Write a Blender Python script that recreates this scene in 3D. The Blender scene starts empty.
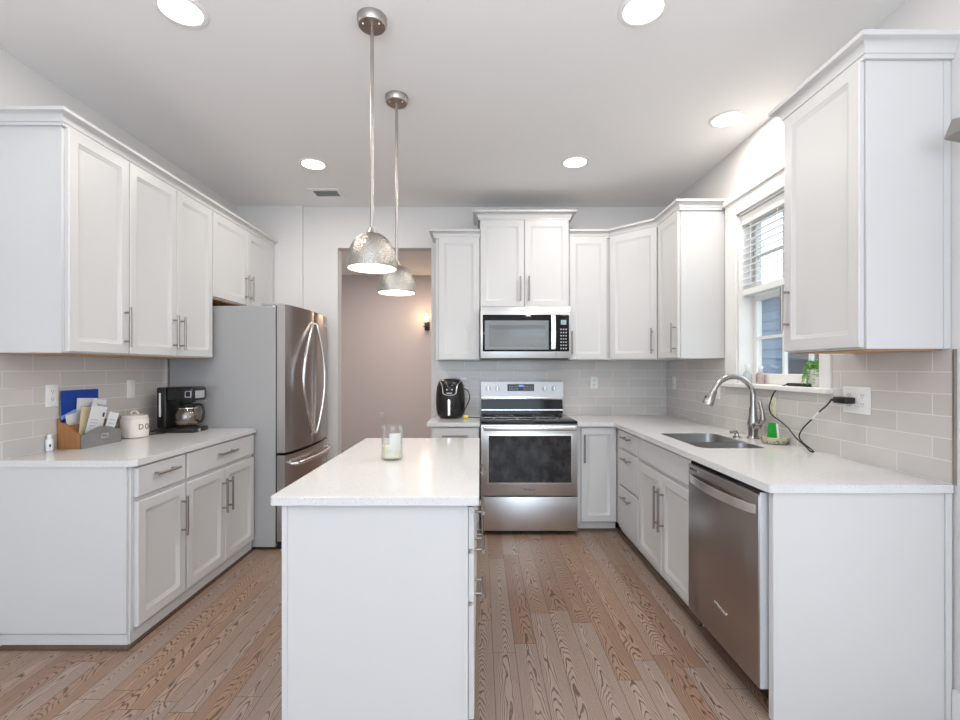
import bpy, bmesh, math, random
from mathutils import Vector, Matrix
random.seed(7)
PI = math.pi
C = bpy.context.scene.collection
SC = bpy.context.scene

# ------------------------------------------------------------------ camera, world, lights, exposure
cam_d = bpy.data.cameras.new('camera'); cam = bpy.data.objects.new('camera', cam_d); C.objects.link(cam)
cam.location = (0, 0, 1.288); cam.rotation_euler = (PI/2, 0, 0)
cam_d.sensor_width = 36; cam_d.sensor_fit = 'HORIZONTAL'; cam_d.lens = 469.2/960*36
cam_d.shift_x = 0.0; cam_d.shift_y = 8.8/960; cam_d.clip_start = .02
SC.camera = cam
SC.view_settings.view_transform = 'Standard'; SC.view_settings.look = 'None'
SC.view_settings.gamma = 1; SC.view_settings.use_curve_mapping = False
SC.view_settings.exposure = 0.46
W = bpy.data.worlds.new('sky'); SC.world = W; W.use_nodes = True
W.node_tree.nodes['Background'].inputs[0].default_value = (.80, .90, 1.0, 1)
W.node_tree.nodes['Background'].inputs[1].default_value = 2.2

def area(name, loc, rot, sx, sy, power, col, spread=None):
    l = bpy.data.lights.new(name, 'AREA'); l.shape = 'RECTANGLE'; l.size = sx; l.size_y = sy
    l.energy = power; l.color = col
    if spread: l.spread = spread
    o = bpy.data.objects.new(name, l); o.location = loc; o.rotation_euler = rot; C.objects.link(o); return o
# area lights for assumed daylight from behind the camera and from the right, both sources unseen, then two added fill lights
area('assumed_rear_daylight', (-.25, -2.95, 1.35), (PI/2, 0, 0), 3.4, 2.1, 24, (.56, .78, 1.0))  # assumed daylight behind the camera, area light before an unglazed wall gap
area('assumed_right_daylight', (1.70, .35, 1.05), (PI/2, 0, PI/2), 1.7, 2.0, 6, (.86, .93, 1.0))  # assumed glazed-door daylight, area light before the solid wall, no door built
area('added_ceiling_uplight', (-.1, -.7, 1.9), (PI-.05, 0, 0), 2.4, 2.4, 58, (.94, .965, 1.0))  # added upward fill behind the camera to brighten the ceiling, not a room lamp
area('added_hall_fill', (-1.0, 6.0, 2.74), (0, 0, 0), 1.2, 1.2, 36, (1.0, .90, .82))  # added warm fill that lifts the dim hall, no ceiling lamp stands for it

# ------------------------------------------------------------------ materials
def mat(name, col, rough=.5, metal=0., emit=None, es=0., trans=0., ior=1.45, coat=0., spec=None):
    m = bpy.data.materials.new(name); m.use_nodes = True
    b = m.node_tree.nodes['Principled BSDF']
    b.inputs['Base Color'].default_value = (*col, 1); b.inputs['Roughness'].default_value = rough
    b.inputs['Metallic'].default_value = metal; b.inputs['IOR'].default_value = ior
    b.inputs['Transmission Weight'].default_value = trans; b.inputs['Coat Weight'].default_value = coat
    if spec is not None: b.inputs['Specular IOR Level'].default_value = spec
    if emit: b.inputs['Emission Color'].default_value = (*emit, 1); b.inputs['Emission Strength'].default_value = es
    return m
class NT:
    def __init__(s, m): s.t = m.node_tree; s.b = s.t.nodes['Principled BSDF']
    def n(s, ty, **kw):
        x = s.t.nodes.new(ty)
        for k, v in kw.items():
            if k.startswith('i_'): x.inputs[int(k[2:]) if k[2:].isdigit() else k[2:].replace('_', ' ')].default_value = v
            else: setattr(x, k, v)
        return x
    def l(s, a, b): s.t.links.new(a, b)
    def math(s, op, a, b=None, c=None):
        x = s.t.nodes.new('ShaderNodeMath'); x.operation = op
        for i, v in enumerate((a, b, c)):
            if v is None: continue
            if isinstance(v, (int, float)): x.inputs[i].default_value = v
            else: s.l(v, x.inputs[i])
        return x.outputs[0]
    def mix(s, f, a, b):
        x = s.t.nodes.new('ShaderNodeMix'); x.data_type = 'RGBA'
        for i, v in ((0, f), (6, a), (7, b)):
            if isinstance(v, (int, float)): x.inputs[i].default_value = v
            elif isinstance(v, tuple): x.inputs[i].default_value = (*v, 1)
            else: s.l(v, x.inputs[i])
        return x.outputs[2]
    def coords(s):
        tc = s.n('ShaderNodeTexCoord'); return tc.outputs['Object']
    def noise(s, vec, scale, detail=2, rough=.5):
        x = s.n('ShaderNodeTexNoise'); x.inputs['Scale'].default_value = scale
        x.inputs['Detail'].default_value = detail; x.inputs['Roughness'].default_value = rough
        if vec is not None: s.l(vec, x.inputs['Vector'])
        return x.outputs['Fac']
    def mapping(s, vec, scale=(1, 1, 1), loc=(0, 0, 0)):
        x = s.n('ShaderNodeMapping'); x.inputs['Scale'].default_value = scale; x.inputs['Location'].default_value = loc
        s.l(vec, x.inputs['Vector']); return x.outputs[0]
    def bump(s, h, strength=.2, dist=.002):
        x = s.n('ShaderNodeBump'); x.inputs['Strength'].default_value = strength; x.inputs['Distance'].default_value = dist
        s.l(h, x.inputs['Height']); s.l(x.outputs[0], s.b.inputs['Normal'])

WHITE = mat('cabinet_white', (.62, .615, .612), .38)
n = NT(WHITE); n.bump(n.noise(n.coords(), 90, 2), .04, .001)
WALL = mat('wall_paint', (.72, .70, .685), .75)
n = NT(WALL); n.bump(n.noise(n.coords(), 220, 2), .06, .001)
CEIL = mat('ceiling_paint', (.86, .85, .845), .85)
n = NT(CEIL); n.bump(n.noise(n.coords(), 180, 2), .06, .001)
HALL = mat('hall_paint', (.46, .40, .385), .8)
n = NT(HALL); n.bump(n.noise(n.coords(), 180, 2), .06, .001)
TRIM = mat('trim_white', (.80, .79, .775), .4)
n = NT(TRIM); n.bump(n.noise(n.coords(), 60, 2), .04, .001)

QUARTZ = mat('quartz', (.76, .745, .73), .13)
n = NT(QUARTZ); co = n.coords()
v = n.n('ShaderNodeTexVoronoi'); v.inputs['Scale'].default_value = 190; n.l(co, v.inputs['Vector'])
sep = n.n('ShaderNodeSeparateColor'); n.l(v.outputs['Color'], sep.inputs[0])
f = n.math('GREATER_THAN', sep.outputs[0], .86); d = n.math('LESS_THAN', v.outputs['Distance'], .34)
c1 = n.mix(n.math('MULTIPLY', n.math('MULTIPLY', f, d), .55), (.675, .67, .665), (.36, .335, .31))
v2 = n.n('ShaderNodeTexVoronoi'); v2.inputs['Scale'].default_value = 75; n.l(co, v2.inputs['Vector'])
sep2 = n.n('ShaderNodeSeparateColor'); n.l(v2.outputs['Color'], sep2.inputs[0])
f2 = n.math('MULTIPLY', n.math('GREATER_THAN', sep2.outputs[1], .8), n.math('LESS_THAN', v2.outputs['Distance'], .3))
n.l(n.mix(n.math('MULTIPLY', f2, .4), c1, (.82, .81, .80)), n.b.inputs['Base Color'])

def tile_mat(name, axis, off):
    m = mat(name, (.4, .38, .36), .12); n = NT(m); co = n.coords()
    sp = n.n('ShaderNodeSeparateXYZ'); n.l(co, sp.inputs[0])
    cb = n.n('ShaderNodeCombineXYZ')
    n.l(n.math('ADD', sp.outputs[axis], off + 10.0), cb.inputs[0]); n.l(n.math('SUBTRACT', sp.outputs[2], .869), cb.inputs[1])
    br = n.n('ShaderNodeTexBrick'); n.l(cb.outputs[0], br.inputs['Vector'])
    br.offset = .5; br.inputs['Scale'].default_value = 1; br.inputs['Brick Width'].default_value = .302
    br.inputs['Row Height'].default_value = .0815; br.inputs['Mortar Size'].default_value = .0022
    br.inputs['Mortar Smooth'].default_value = .15; br.inputs['Bias'].default_value = 0
    br.inputs['Color1'].default_value = (.64, .605, .58, 1); br.inputs['Color2'].default_value = (.575, .545, .52, 1)
    br.inputs['Mortar'].default_value = (.74, .72, .70, 1)
    mo = n.noise(co, 22, 3)
    n.l(n.mix(n.math('MULTIPLY', mo, .16), br.outputs['Color'], (.62, .60, .58)), n.b.inputs['Base Color'])
    n.l(n.math('ADD', n.math('MULTIPLY', br.outputs['Fac'], .5), .1), n.b.inputs['Roughness'])
    h = n.math('ADD', n.math('MULTIPLY', br.outputs['Fac'], -1.0), n.math('MULTIPLY', n.noise(co, 35, 2), .5))
    n.bump(h, .35, .0022)
    return m
TILE_L = tile_mat('tile_left', 1, .06); TILE_R = tile_mat('tile_right', 1, .0); TILE_B = tile_mat('tile_back', 0, .11)

FLOOR = mat('oak_floor', (.2, .13, .1), .3)
n = NT(FLOOR); co = n.coords(); sp = n.n('ShaderNodeSeparateXYZ'); n.l(co, sp.inputs[0])
PW = .102
xs = n.math('DIVIDE', n.math('ADD', sp.outputs[0], 20.035), PW); pi_ = n.math('FLOOR', xs)
u = n.math('SUBTRACT', n.math('SUBTRACT', xs, pi_), .5)
wn = n.n('ShaderNodeTexWhiteNoise'); wn.noise_dimensions = '1D'; n.l(pi_, wn.inputs['W'])
yl = n.math('DIVIDE', n.math('ADD', n.math('ADD', sp.outputs[1], 20), n.math('MULTIPLY', wn.outputs['Value'], 9.7)), 1.05)
bi = n.math('FLOOR', yl); vv = n.math('SUBTRACT', yl, bi)
wn2 = n.n('ShaderNodeTexWhiteNoise'); wn2.noise_dimensions = '2D'
cb = n.n('ShaderNodeCombineXYZ'); n.l(pi_, cb.inputs[0]); n.l(bi, cb.inputs[1]); n.l(cb.outputs[0], wn2.inputs['Vector'])
rs = n.n('ShaderNodeSeparateColor'); n.l(wn2.outputs['Color'], rs.inputs[0]); r1, r2, r3 = rs.outputs[0], rs.outputs[1], rs.outputs[2]
# grain: arches along the board, straighter on some boards
cb2 = n.n('ShaderNodeCombineXYZ')
n.l(n.math('MULTIPLY', n.math('ADD', sp.outputs[0], n.math('MULTIPLY', r1, 31.0)), 11.0), cb2.inputs[0])
n.l(n.math('MULTIPLY', n.math('ADD', sp.outputs[1], n.math('MULTIPLY', r2, 57.0)), 2.2), cb2.inputs[1])
n.l(n.math('MULTIPLY', r3, 40.0), cb2.inputs[2])
ns = n.noise(cb2.outputs[0], 1.0, 2.5, .55)
uc = n.math('SUBTRACT', u, n.math('MULTIPLY', n.math('SUBTRACT', r1, .5), .7))
arch = n.math('MULTIPLY', n.math('MULTIPLY', uc, uc), n.math('ADD', 8.0, n.math('MULTIPLY', r2, 10.0)))
lin = n.math('MULTIPLY', sp.outputs[1], n.math('ADD', 2.0, n.math('MULTIPLY', r3, 11.0)))
F = n.math('ADD', n.math('ADD', arch, lin), n.math('MULTIPLY', ns, 6.5))
sn = n.math('SINE', n.math('MULTIPLY', F, 12.5))
gr = n.n('ShaderNodeMapRange'); gr.inputs['From Min'].default_value = .35; gr.inputs['From Max'].default_value = 1.0
gr.interpolation_type = 'SMOOTHSTEP'; n.l(sn, gr.inputs['Value'])
fine = n.noise(n.mapping(co, (160, 5, 1)), 1.0, 3, .6)
bc = n.n('ShaderNodeValToRGB'); n.l(r2, bc.inputs[0])
cr = bc.color_ramp; cr.elements[0].color = (.285, .17, .117, 1); cr.elements[1].color = (.36, .27, .222, 1)
e = cr.elements.new(.35); e.color = (.37, .24, .165, 1); e = cr.elements.new(.7); e.color = (.37, .278, .228, 1)
c = n.mix(n.math('MULTIPLY', gr.outputs[0], .82), bc.outputs[0], (.058, .034, .025))
c = n.mix(n.math('MULTIPLY', n.math('POWER', fine, 2.0), .55), c, (.09, .056, .042))
edge = n.math('GREATER_THAN', n.math('ABSOLUTE', u), .488)
endj = n.math('LESS_THAN', vv, .0025)
gap = n.math('MAXIMUM', edge, endj)
n.l(n.mix(n.math('MULTIPLY', gap, .75), c, (.03, .018, .013)), n.b.inputs['Base Color'])
n.l(n.math('ADD', .22, n.math('MULTIPLY', fine, .16)), n.b.inputs['Roughness'])
n.bump(n.math('SUBTRACT', n.math('MULTIPLY', fine, .35), n.math('ADD', gap, n.math('MULTIPLY', gr.outputs[0], .3))), .25, .0012)

def brushed(name, col, rough, axis_scale, metal=1.0, amt=.12):
    m = mat(name, col, rough, metal); n = NT(m)
    f = n.noise(n.mapping(n.coords(), axis_scale), 1.0, 3, .6)
    n.l(n.math('ADD', rough - amt/2, n.math('MULTIPLY', f, amt)), n.b.inputs['Roughness'])
    n.l(n.mix(f, tuple(x*.92 for x in col), tuple(min(1, x*1.06) for x in col)), n.b.inputs['Base Color'])
    return m
STEEL = brushed('stainless_steel', (.66, .66, .665), .34, (3, 3, 320))
STEEL_V = brushed('stainless_fridge', (.50, .47, .46), .30, (320, 320, 3))
STEEL_BG = brushed('stainless_backguard', (.46, .46, .47), .44, (3, 3, 320))
DSTEEL = brushed('dark_stainless', (.44, .40, .38), .33, (3, 3, 320))
NICKEL = brushed('brushed_nickel', (.44, .41, .38), .32, (60, 60, 60))
PULL = brushed('pull_nickel', (.36, .325, .295), .32, (90, 90, 90))
SINKST = brushed('sink_steel', (.40, .39, .38), .30, (8, 8, 120))
FAUCET = brushed('faucet_steel', (.46, .44, .43), .22, (60, 60, 60))
CHROME = brushed('bright_steel', (.86, .86, .86), .24, (40, 40, 40))
HAMMER = mat('hammered_nickel', (.42, .395, .36), .30, 1.0)
n = NT(HAMMER); v = n.n('ShaderNodeTexVoronoi'); v.inputs['Scale'].default_value = 150; n.l(n.coords(), v.inputs['Vector'])
n.bump(v.outputs['Distance'], .55, .004)
FSIDE = mat('fridge_grey_enamel', (.40, .395, .395), .15)
n = NT(FSIDE); n.bump(n.noise(n.coords(), 160, 2), .08, .001)
BLACK = mat('black_plastic', (.018, .017, .017), .28)
n = NT(BLACK); n.bump(n.noise(n.coords(), 300, 2), .03, .0005)
RUBBER = mat('black_rubber', (.012, .012, .012), .55)
n = NT(RUBBER); n.bump(n.noise(n.coords(), 300, 2), .05, .0005)
BGLASS = mat('black_glass', (.008, .009, .011), .06, spec=.35)
n = NT(BGLASS); n.l(n.math('ADD', .04, n.math('MULTIPLY', n.noise(n.coords(), 25, 3), .05)), n.b.inputs['Roughness'])
OGLASS = mat('oven_glass', (.02, .02, .022), .12)
n = NT(OGLASS); f = n.noise(n.mapping(n.coords(), (14, 14, 9)), 1.0, 5, .65)
fr = n.n('ShaderNodeMapRange'); fr.inputs['From Min'].default_value = .42; fr.inputs['From Max'].default_value = .8; n.l(f, fr.inputs['Value'])
n.l(n.mix(n.math('MULTIPLY', fr.outputs[0], .5), (.008, .008, .009), (.13, .13, .135)), n.b.inputs['Base Color'])  # noise mixes lighter grey patches into the black glass
MGLASS = mat('microwave_mesh_glass', (.20, .215, .225), .16)
n = NT(MGLASS); ch = n.n('ShaderNodeTexChecker'); ch.inputs['Scale'].default_value = 500; n.l(n.coords(), ch.inputs['Vector'])
n.l(n.mix(ch.outputs['Fac'], (.16, .175, .185), (.24, .255, .265)), n.b.inputs['Base Color'])
EDGE = mat('silver_edge', (.60, .62, .64), .35, .4)
n = NT(EDGE); n.bump(n.noise(n.coords(), 80, 2), .03, .0005)
DARK = mat('dark_gap', (.02, .018, .016), .8)
n = NT(DARK); n.bump(n.noise(n.coords(), 100, 2), .05, .001)
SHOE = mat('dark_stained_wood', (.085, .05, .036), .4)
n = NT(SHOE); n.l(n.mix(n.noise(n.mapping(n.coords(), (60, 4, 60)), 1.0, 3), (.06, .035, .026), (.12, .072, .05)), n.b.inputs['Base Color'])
PLY = mat('birch_ply', (.50, .27, .12), .5)
n = NT(PLY); n.l(n.mix(n.noise(n.mapping(n.coords(), (40, 4, 40)), 1.0, 3), (.42, .22, .09), (.58, .33, .16)), n.b.inputs['Base Color'])
OAKW = mat('honey_wood', (.36, .17, .06), .42)
n = NT(OAKW); n.l(n.mix(n.noise(n.mapping(n.coords(), (50, 50, 6)), 1.0, 3), (.26, .11, .035), (.44, .22, .085)), n.b.inputs['Base Color'])
PEWTER = mat('grey_tin', (.26, .26, .255), .5, .3)
n = NT(PEWTER); n.l(n.mix(n.noise(n.coords(), 30, 4), (.22, .22, .215), (.32, .32, .31)), n.b.inputs['Base Color'])
VENTB = mat('vent_grey', (.50, .52, .53), .5)
n = NT(VENTB); n.bump(n.noise(n.coords(), 80, 2), .03, .0005)
PLATE = mat('white_plastic', (.82, .82, .81), .3)
n = NT(PLATE); n.bump(n.noise(n.coords(), 100, 2), .02, .0005)
CREAMP = mat('cream_plastic', (.74, .68, .52), .35)
n = NT(CREAMP); n.bump(n.noise(n.coords(), 100, 2), .02, .0005)
PAPER = mat('paper', (.78, .78, .79), .7)
n = NT(PAPER); n.bump(n.noise(n.coords(), 150, 3), .05, .0005)
FROST = mat('pale_label', (.58, .60, .57), .5)
n = NT(FROST); n.bump(n.noise(n.coords(), 90, 2), .05, .0005)
MANILA = mat('manila_paper', (.72, .60, .40), .7)
n = NT(MANILA); n.bump(n.noise(n.coords(), 150, 3), .05, .0005)
GREYP = mat('grey_print', (.48, .49, .52), .7)
n = NT(GREYP); n.bump(n.noise(n.coords(), 150, 3), .05, .0005)
INK = mat('ink', (.05, .05, .06), .6)
n = NT(INK); n.bump(n.noise(n.coords(), 150, 3), .05, .0005)
BLUE = mat('blue_card', (.006, .05, .33), .35)
n = NT(BLUE); n.bump(n.noise(n.coords(), 80, 2), .04, .0005)
LBLUE = mat('pale_blue_print', (.30, .42, .78), .35)
n = NT(LBLUE); n.bump(n.noise(n.coords(), 80, 2), .04, .0005)
HALLP = mat('taupe_plastic', (.52, .46, .45), .4)
n = NT(HALLP); n.bump(n.noise(n.coords(), 100, 2), .02, .0005)
CREAM = mat('cream_ceramic', (.80, .73, .68), .3)
n = NT(CREAM); n.bump(n.noise(n.coords(), 40, 2), .05, .001)
GREEN = mat('green_sponge', (.012, .36, .035), .6)
n = NT(GREEN); n.bump(n.noise(n.coords(), 260, 2), .3, .001)
WSPONGE = mat('white_sponge', (.80, .82, .78), .8)
n = NT(WSPONGE); n.bump(n.noise(n.coords(), 220, 2), .3, .001)
YELLOW = mat('yellow_tag', (.75, .66, .06), .5)
n = NT(YELLOW); n.bump(n.noise(n.coords(), 90, 2), .05, .001)
BASKET = mat('patterned_ceramic', (.5, .45, .33), .45)
n = NT(BASKET); v = n.n('ShaderNodeTexVoronoi'); v.inputs['Scale'].default_value = 75; n.l(n.coords(), v.inputs['Vector'])
fr = n.n('ShaderNodeMapRange'); fr.inputs['From Min'].default_value = .25; fr.inputs['From Max'].default_value = .5; n.l(v.outputs['Distance'], fr.inputs['Value'])
n.l(n.mix(fr.outputs[0], (.16, .19, .10), (.55, .49, .36)), n.b.inputs['Base Color'])
LEAF = mat('fern_leaf', (.10, .33, .035), .5)
n = NT(LEAF); n.l(n.mix(n.noise(n.coords(), 45, 2), (.05, .22, .02), (.22, .48, .07)), n.b.inputs['Base Color'])
WAX = mat('cream_wax', (.80, .77, .58), .5)
n = NT(WAX); n.bump(n.noise(n.coords(), 40, 3), .2, .002)
COFFEE = mat('coffee_tint', (.30, .22, .15), .25)
n = NT(COFFEE); n.bump(n.noise(n.coords(), 40, 3), .05, .001)
LCD = mat('lcd_display', (.20, .27, .30), .2, emit=(.35, .5, .55), es=.25)
BLCD = mat('blue_lcd', (.02, .05, .12), .2, emit=(.10, .28, .75), es=.9)
GLOW = mat('lamp_glow', (1, .96, .9), .5, emit=(1, .93, .84), es=9)
BULB = mat('bulb_glow', (1, .95, .88), .5, emit=(1, .93, .82), es=6)
FLAME = mat('flame_bulb', (1, .85, .6), .5, emit=(1, .62, .28), es=9)
ENAMEL = mat('white_enamel', (.86, .84, .80), .5)
n = NT(ENAMEL); n.bump(n.noise(n.coords(), 60, 2), .03, .001)
SLAT = mat('blind_white', (.80, .80, .79), .45)
n = NT(SLAT); n.bump(n.noise(n.mapping(n.coords(), (20, 2, 80)), 1.0, 2), .06, .001)
SIDING = mat('slate_siding', (.10, .125, .16), .8)
n = NT(SIDING); n.l(n.mix(n.noise(n.coords(), 14, 5, .7), (.085, .13, .20), (.16, .22, .30)), n.b.inputs['Base Color'])
ROOF = mat('roof_shingle', (.20, .22, .25), .9)
n = NT(ROOF); n.l(n.mix(n.noise(n.coords(), 30, 4), (.15, .165, .19), (.27, .29, .32)), n.b.inputs['Base Color'])
GRASS = mat('lawn', (.10, .16, .05), .9)
n = NT(GRASS); n.l(n.mix(n.noise(n.coords(), 9, 5), (.06, .11, .03), (.16, .22, .08)), n.b.inputs['Base Color'])
def thin_glass(name, tint=(1, 1, 1), refl=.12):
    m = bpy.data.materials.new(name); m.use_nodes = True; t = m.node_tree; t.nodes.remove(t.nodes['Principled BSDF'])
    o = t.nodes['Material Output']; tr = t.nodes.new('ShaderNodeBsdfTransparent'); gl = t.nodes.new('ShaderNodeBsdfGlossy')
    lw = t.nodes.new('ShaderNodeLayerWeight'); mx = t.nodes.new('ShaderNodeMixShader'); ml = t.nodes.new('ShaderNodeMath')
    tr.inputs[0].default_value = (*tint, 1); gl.inputs['Roughness'].default_value = .03; lw.inputs[0].default_value = .25
    ml.operation = 'MULTIPLY_ADD'; ml.inputs[1].default_value = .35; ml.inputs[2].default_value = refl*.4
    t.links.new(lw.outputs['Fresnel'], ml.inputs[0]); t.links.new(ml.outputs[0], mx.inputs[0])
    t.links.new(tr.outputs[0], mx.inputs[1]); t.links.new(gl.outputs[0], mx.inputs[2]); t.links.new(mx.outputs[0], o.inputs[0])
    return m
GLASS = thin_glass('clear_glass', (.97, .98, .975), .12); PANE = thin_glass('window_glass', (.95, .97, .98), .04)
CGLASS = thin_glass('carafe_glass', (.86, .82, .76), .3); PGLASS = thin_glass('pink_tinted_glass', (.96, .90, .90), .25)

# ------------------------------------------------------------------ mesh helpers
WM = {}
class MB:
    def __init__(s, M=None): s.bm = bmesh.new(); s.M = M
    def box(s, x0, x1, y0, y1, z0, z1, bev=0, seg=1):
        r = bmesh.ops.create_cube(s.bm, size=1, matrix=Matrix.Translation(((x0+x1)/2, (y0+y1)/2, (z0+z1)/2)) @ Matrix.Diagonal((abs(x1-x0), abs(y1-y0), abs(z1-z0), 1)))
        if bev:
            es = list({e for v in r['verts'] for e in v.link_edges})
            bmesh.ops.bevel(s.bm, geom=es, offset=bev, segments=seg, profile=.5, affect='EDGES')
        return s
    def tube(s, pts, r, seg=10, caps=True, closed=False):
        pts = [Vector(p) for p in pts]; N = len(pts); rs = r if isinstance(r, (list, tuple)) else [r]*N
        T = []
        for i in range(N):
            a = pts[i-1] if (i or closed) else pts[0]; b = pts[(i+1) % N] if (i < N-1 or closed) else pts[-1]
            T.append((b-a).normalized())
        up = Vector((0, 0, 1)) if abs(T[0].z) < .9 else Vector((1, 0, 0))
        nrm = T[0].cross(up).normalized(); rings = []
        for i in range(N):
            nrm = (nrm - T[i]*nrm.dot(T[i])).normalized(); bn = T[i].cross(nrm)
            rings.append([s.bm.verts.new(pts[i] + (nrm*math.cos(2*PI*k/seg) + bn*math.sin(2*PI*k/seg))*rs[i]) for k in range(seg)])
        for i in range(N if closed else N-1):
            a, b = rings[i], rings[(i+1) % N]
            for k in range(seg): s.bm.faces.new((a[k], a[(k+1) % seg], b[(k+1) % seg], b[k]))
        if caps and not closed: s.bm.faces.new(rings[0][::-1]); s.bm.faces.new(rings[-1])
        return s
    def cyl(s, a, b, r, seg=20, r2=None): return s.tube([a, b], [r, r if r2 is None else r2], seg)
    def lathe(s, prof, c=(0, 0, 0), seg=36, sx=1, sy=1, closed=False):
        rings = []
        for r, z in prof:
            if r < 1e-6: rings.append([s.bm.verts.new((c[0], c[1], c[2]+z))])
            else: rings.append([s.bm.verts.new((c[0]+sx*r*math.cos(2*PI*k/seg), c[1]+sy*r*math.sin(2*PI*k/seg), c[2]+z)) for k in range(seg)])
        for a, b in list(zip(rings, rings[1:])) + ([(rings[-1], rings[0])] if closed else []):
            for k in range(seg):
                k2 = (k+1) % seg
                if len(a) == 1 and len(b) == 1: continue
                if len(a) == 1: s.bm.faces.new((a[0], b[k2], b[k]))
                elif len(b) == 1: s.bm.faces.new((a[k], a[k2], b[0]))
                else: s.bm.faces.new((a[k], a[k2], b[k2], b[k]))
        return s
    def prism(s, poly, d0, d1, axis='z'):
        def P(p, d): return {'z': (p[0], p[1], d), 'x': (d, p[0], p[1]), 'y': (p[0], d, p[1])}[axis]
        a = [s.bm.verts.new(P(p, d0)) for p in poly]; b = [s.bm.verts.new(P(p, d1)) for p in poly]; N = len(poly)
        s.bm.faces.new(a[::-1]); s.bm.faces.new(b)
        for i in range(N): s.bm.faces.new((a[i], a[(i+1) % N], b[(i+1) % N], b[i]))
        return s
    def plate(s, outer, holes, z0, z1):
        es = []
        for loop in [outer] + holes:
            vs = [s.bm.verts.new((p[0], p[1], z1)) for p in loop]
            es += [s.bm.edges.new((vs[i], vs[(i+1) % len(vs)])) for i in range(len(vs))]
        fs = [g for g in bmesh.ops.triangle_fill(s.bm, use_beauty=True, edges=es)['geom'] if isinstance(g, bmesh.types.BMFace)]
        r = bmesh.ops.extrude_face_region(s.bm, geom=fs)
        for v in r['geom']:
            if isinstance(v, bmesh.types.BMVert): v.co.z = z0
        return s
    def rects(s, x0, x1, z0, z1, prof, yb):
        """a front panel in the xz plane: nested rectangles (inset, y), the last one closed, and a back at yb"""
        rings = [[s.bm.verts.new(p) for p in ((x0, yb, z0), (x1, yb, z0), (x1, yb, z1), (x0, yb, z1))]]
        s.bm.faces.new(rings[0])
        for i, y in prof:
            rings.append([s.bm.verts.new(p) for p in ((x0+i, y, z0+i), (x1-i, y, z0+i), (x1-i, y, z1-i), (x0+i, y, z1-i))])
        for a, b in zip(rings, rings[1:]):
            for k in range(4): s.bm.faces.new((a[k], a[(k+1) % 4], b[(k+1) % 4], b[k]))
        s.bm.faces.new(rings[-1][::-1]); return s
    def sweep(s, path, prof, cap=True, pre=None, post=None):
        """profile (out, z) along a plan polyline; out is to the right of the direction of travel"""
        P = [Vector(p) for p in path]; rows = []
        for i, p in enumerate(P):
            def nr(a, b): t = (b-a).normalized(); return Vector((t.y, -t.x))
            q0 = P[i-1] if i else (Vector(pre) if pre else None); q1 = P[i+1] if i < len(P)-1 else (Vector(post) if post else None)
            if q0 is None: m = nr(p, q1)
            elif q1 is None: m = nr(q0, p)
            else:
                a, b = nr(q0, p), nr(p, q1); m = (a+b)/(1+a.dot(b))
            rows.append([s.bm.verts.new((p.x+m.x*o, p.y+m.y*o, z)) for o, z in prof])
        K = len(prof)
        for a, b in zip(rows, rows[1:]):
            for k in range(K): s.bm.faces.new((a[k], a[(k+1) % K], b[(k+1) % K], b[k]))
        if cap: s.bm.faces.new(rows[0]); s.bm.faces.new(rows[-1][::-1])
        return s
    def sphere(s, c, r, sx=1, sy=1, sz=1, seg=20):
        bmesh.ops.create_uvsphere(s.bm, u_segments=seg, v_segments=seg//2, radius=r, matrix=Matrix.Translation(c) @ Matrix.Diagonal((sx, sy, sz, 1)))
        return s
    def build(s, name, m, parent=None, label=None, angle=38):
        if s.M is not None: s.bm.transform(s.M)
        if parent is not None: s.bm.transform(WM[parent].inverted())
        bmesh.ops.recalc_face_normals(s.bm, faces=s.bm.faces[:])
        me = bpy.data.meshes.new(name); s.bm.to_mesh(me); s.bm.free()
        me.materials.append(m); me.shade_smooth(); me.set_sharp_from_angle(angle=math.radians(angle))
        o = bpy.data.objects.new(name, me); C.objects.link(o)
        if parent is not None: o.parent = parent; WM[o] = WM[parent].copy()
        else: WM[o] = Matrix.Identity(4)
        if label: o['label'] = label
        return o
def thing(name, label, cat, loc=(0, 0, 0), rz=0, group=None):
    o = bpy.data.objects.new(name, None); C.objects.link(o); o.empty_display_size = .05
    o.location = loc; o.rotation_euler = (0, 0, rz); WM[o] = Matrix.Translation(loc) @ Matrix.Rotation(rz, 4, 'Z')
    return tag(o, label, cat, group)
def tag(o, label, cat, group=None):
    o['label'] = label; o['category'] = cat
    if group: o['group'] = group
    return o
def struct(o): o['kind'] = 'structure'; return o
def center(o):
    """move a one-mesh thing's origin to its base"""
    me = o.data; xs = [v.co for v in me.vertices]
    c = Vector(((min(p.x for p in xs)+max(p.x for p in xs))/2, (min(p.y for p in xs)+max(p.y for p in xs))/2, min(p.z for p in xs)))
    me.transform(Matrix.Translation(-c)); o.location = c; WM[o] = Matrix.Translation(c); return o
def text(name, body, size, M, m, parent, ext=.0006, sx=1):
    cu = bpy.data.curves.new(name, 'FONT'); cu.body = body; cu.size = size; cu.extrude = ext; cu.align_x = 'CENTER'; cu.align_y = 'CENTER'; cu.resolution_u = 3
    t = bpy.data.objects.new(name, cu); C.objects.link(t); dg = bpy.context.evaluated_depsgraph_get(); dg.update()
    me = bpy.data.meshes.new_from_object(t.evaluated_get(dg)); bpy.data.objects.remove(t); bpy.data.curves.remove(cu)
    me.transform(WM[parent].inverted() @ M @ Matrix.Diagonal((sx, 1, 1, 1))); me.name = name; me.materials.clear(); me.materials.append(m)
    o = bpy.data.objects.new(name, me); C.objects.link(o); o.parent = parent; WM[o] = WM[parent].copy(); return o
def arc(c, r, a0, a1, n, f): return [f(c[0]+r*math.cos(a0+(a1-a0)*i/n), c[1]+r*math.sin(a0+(a1-a0)*i/n)) for i in range(n+1)]
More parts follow.
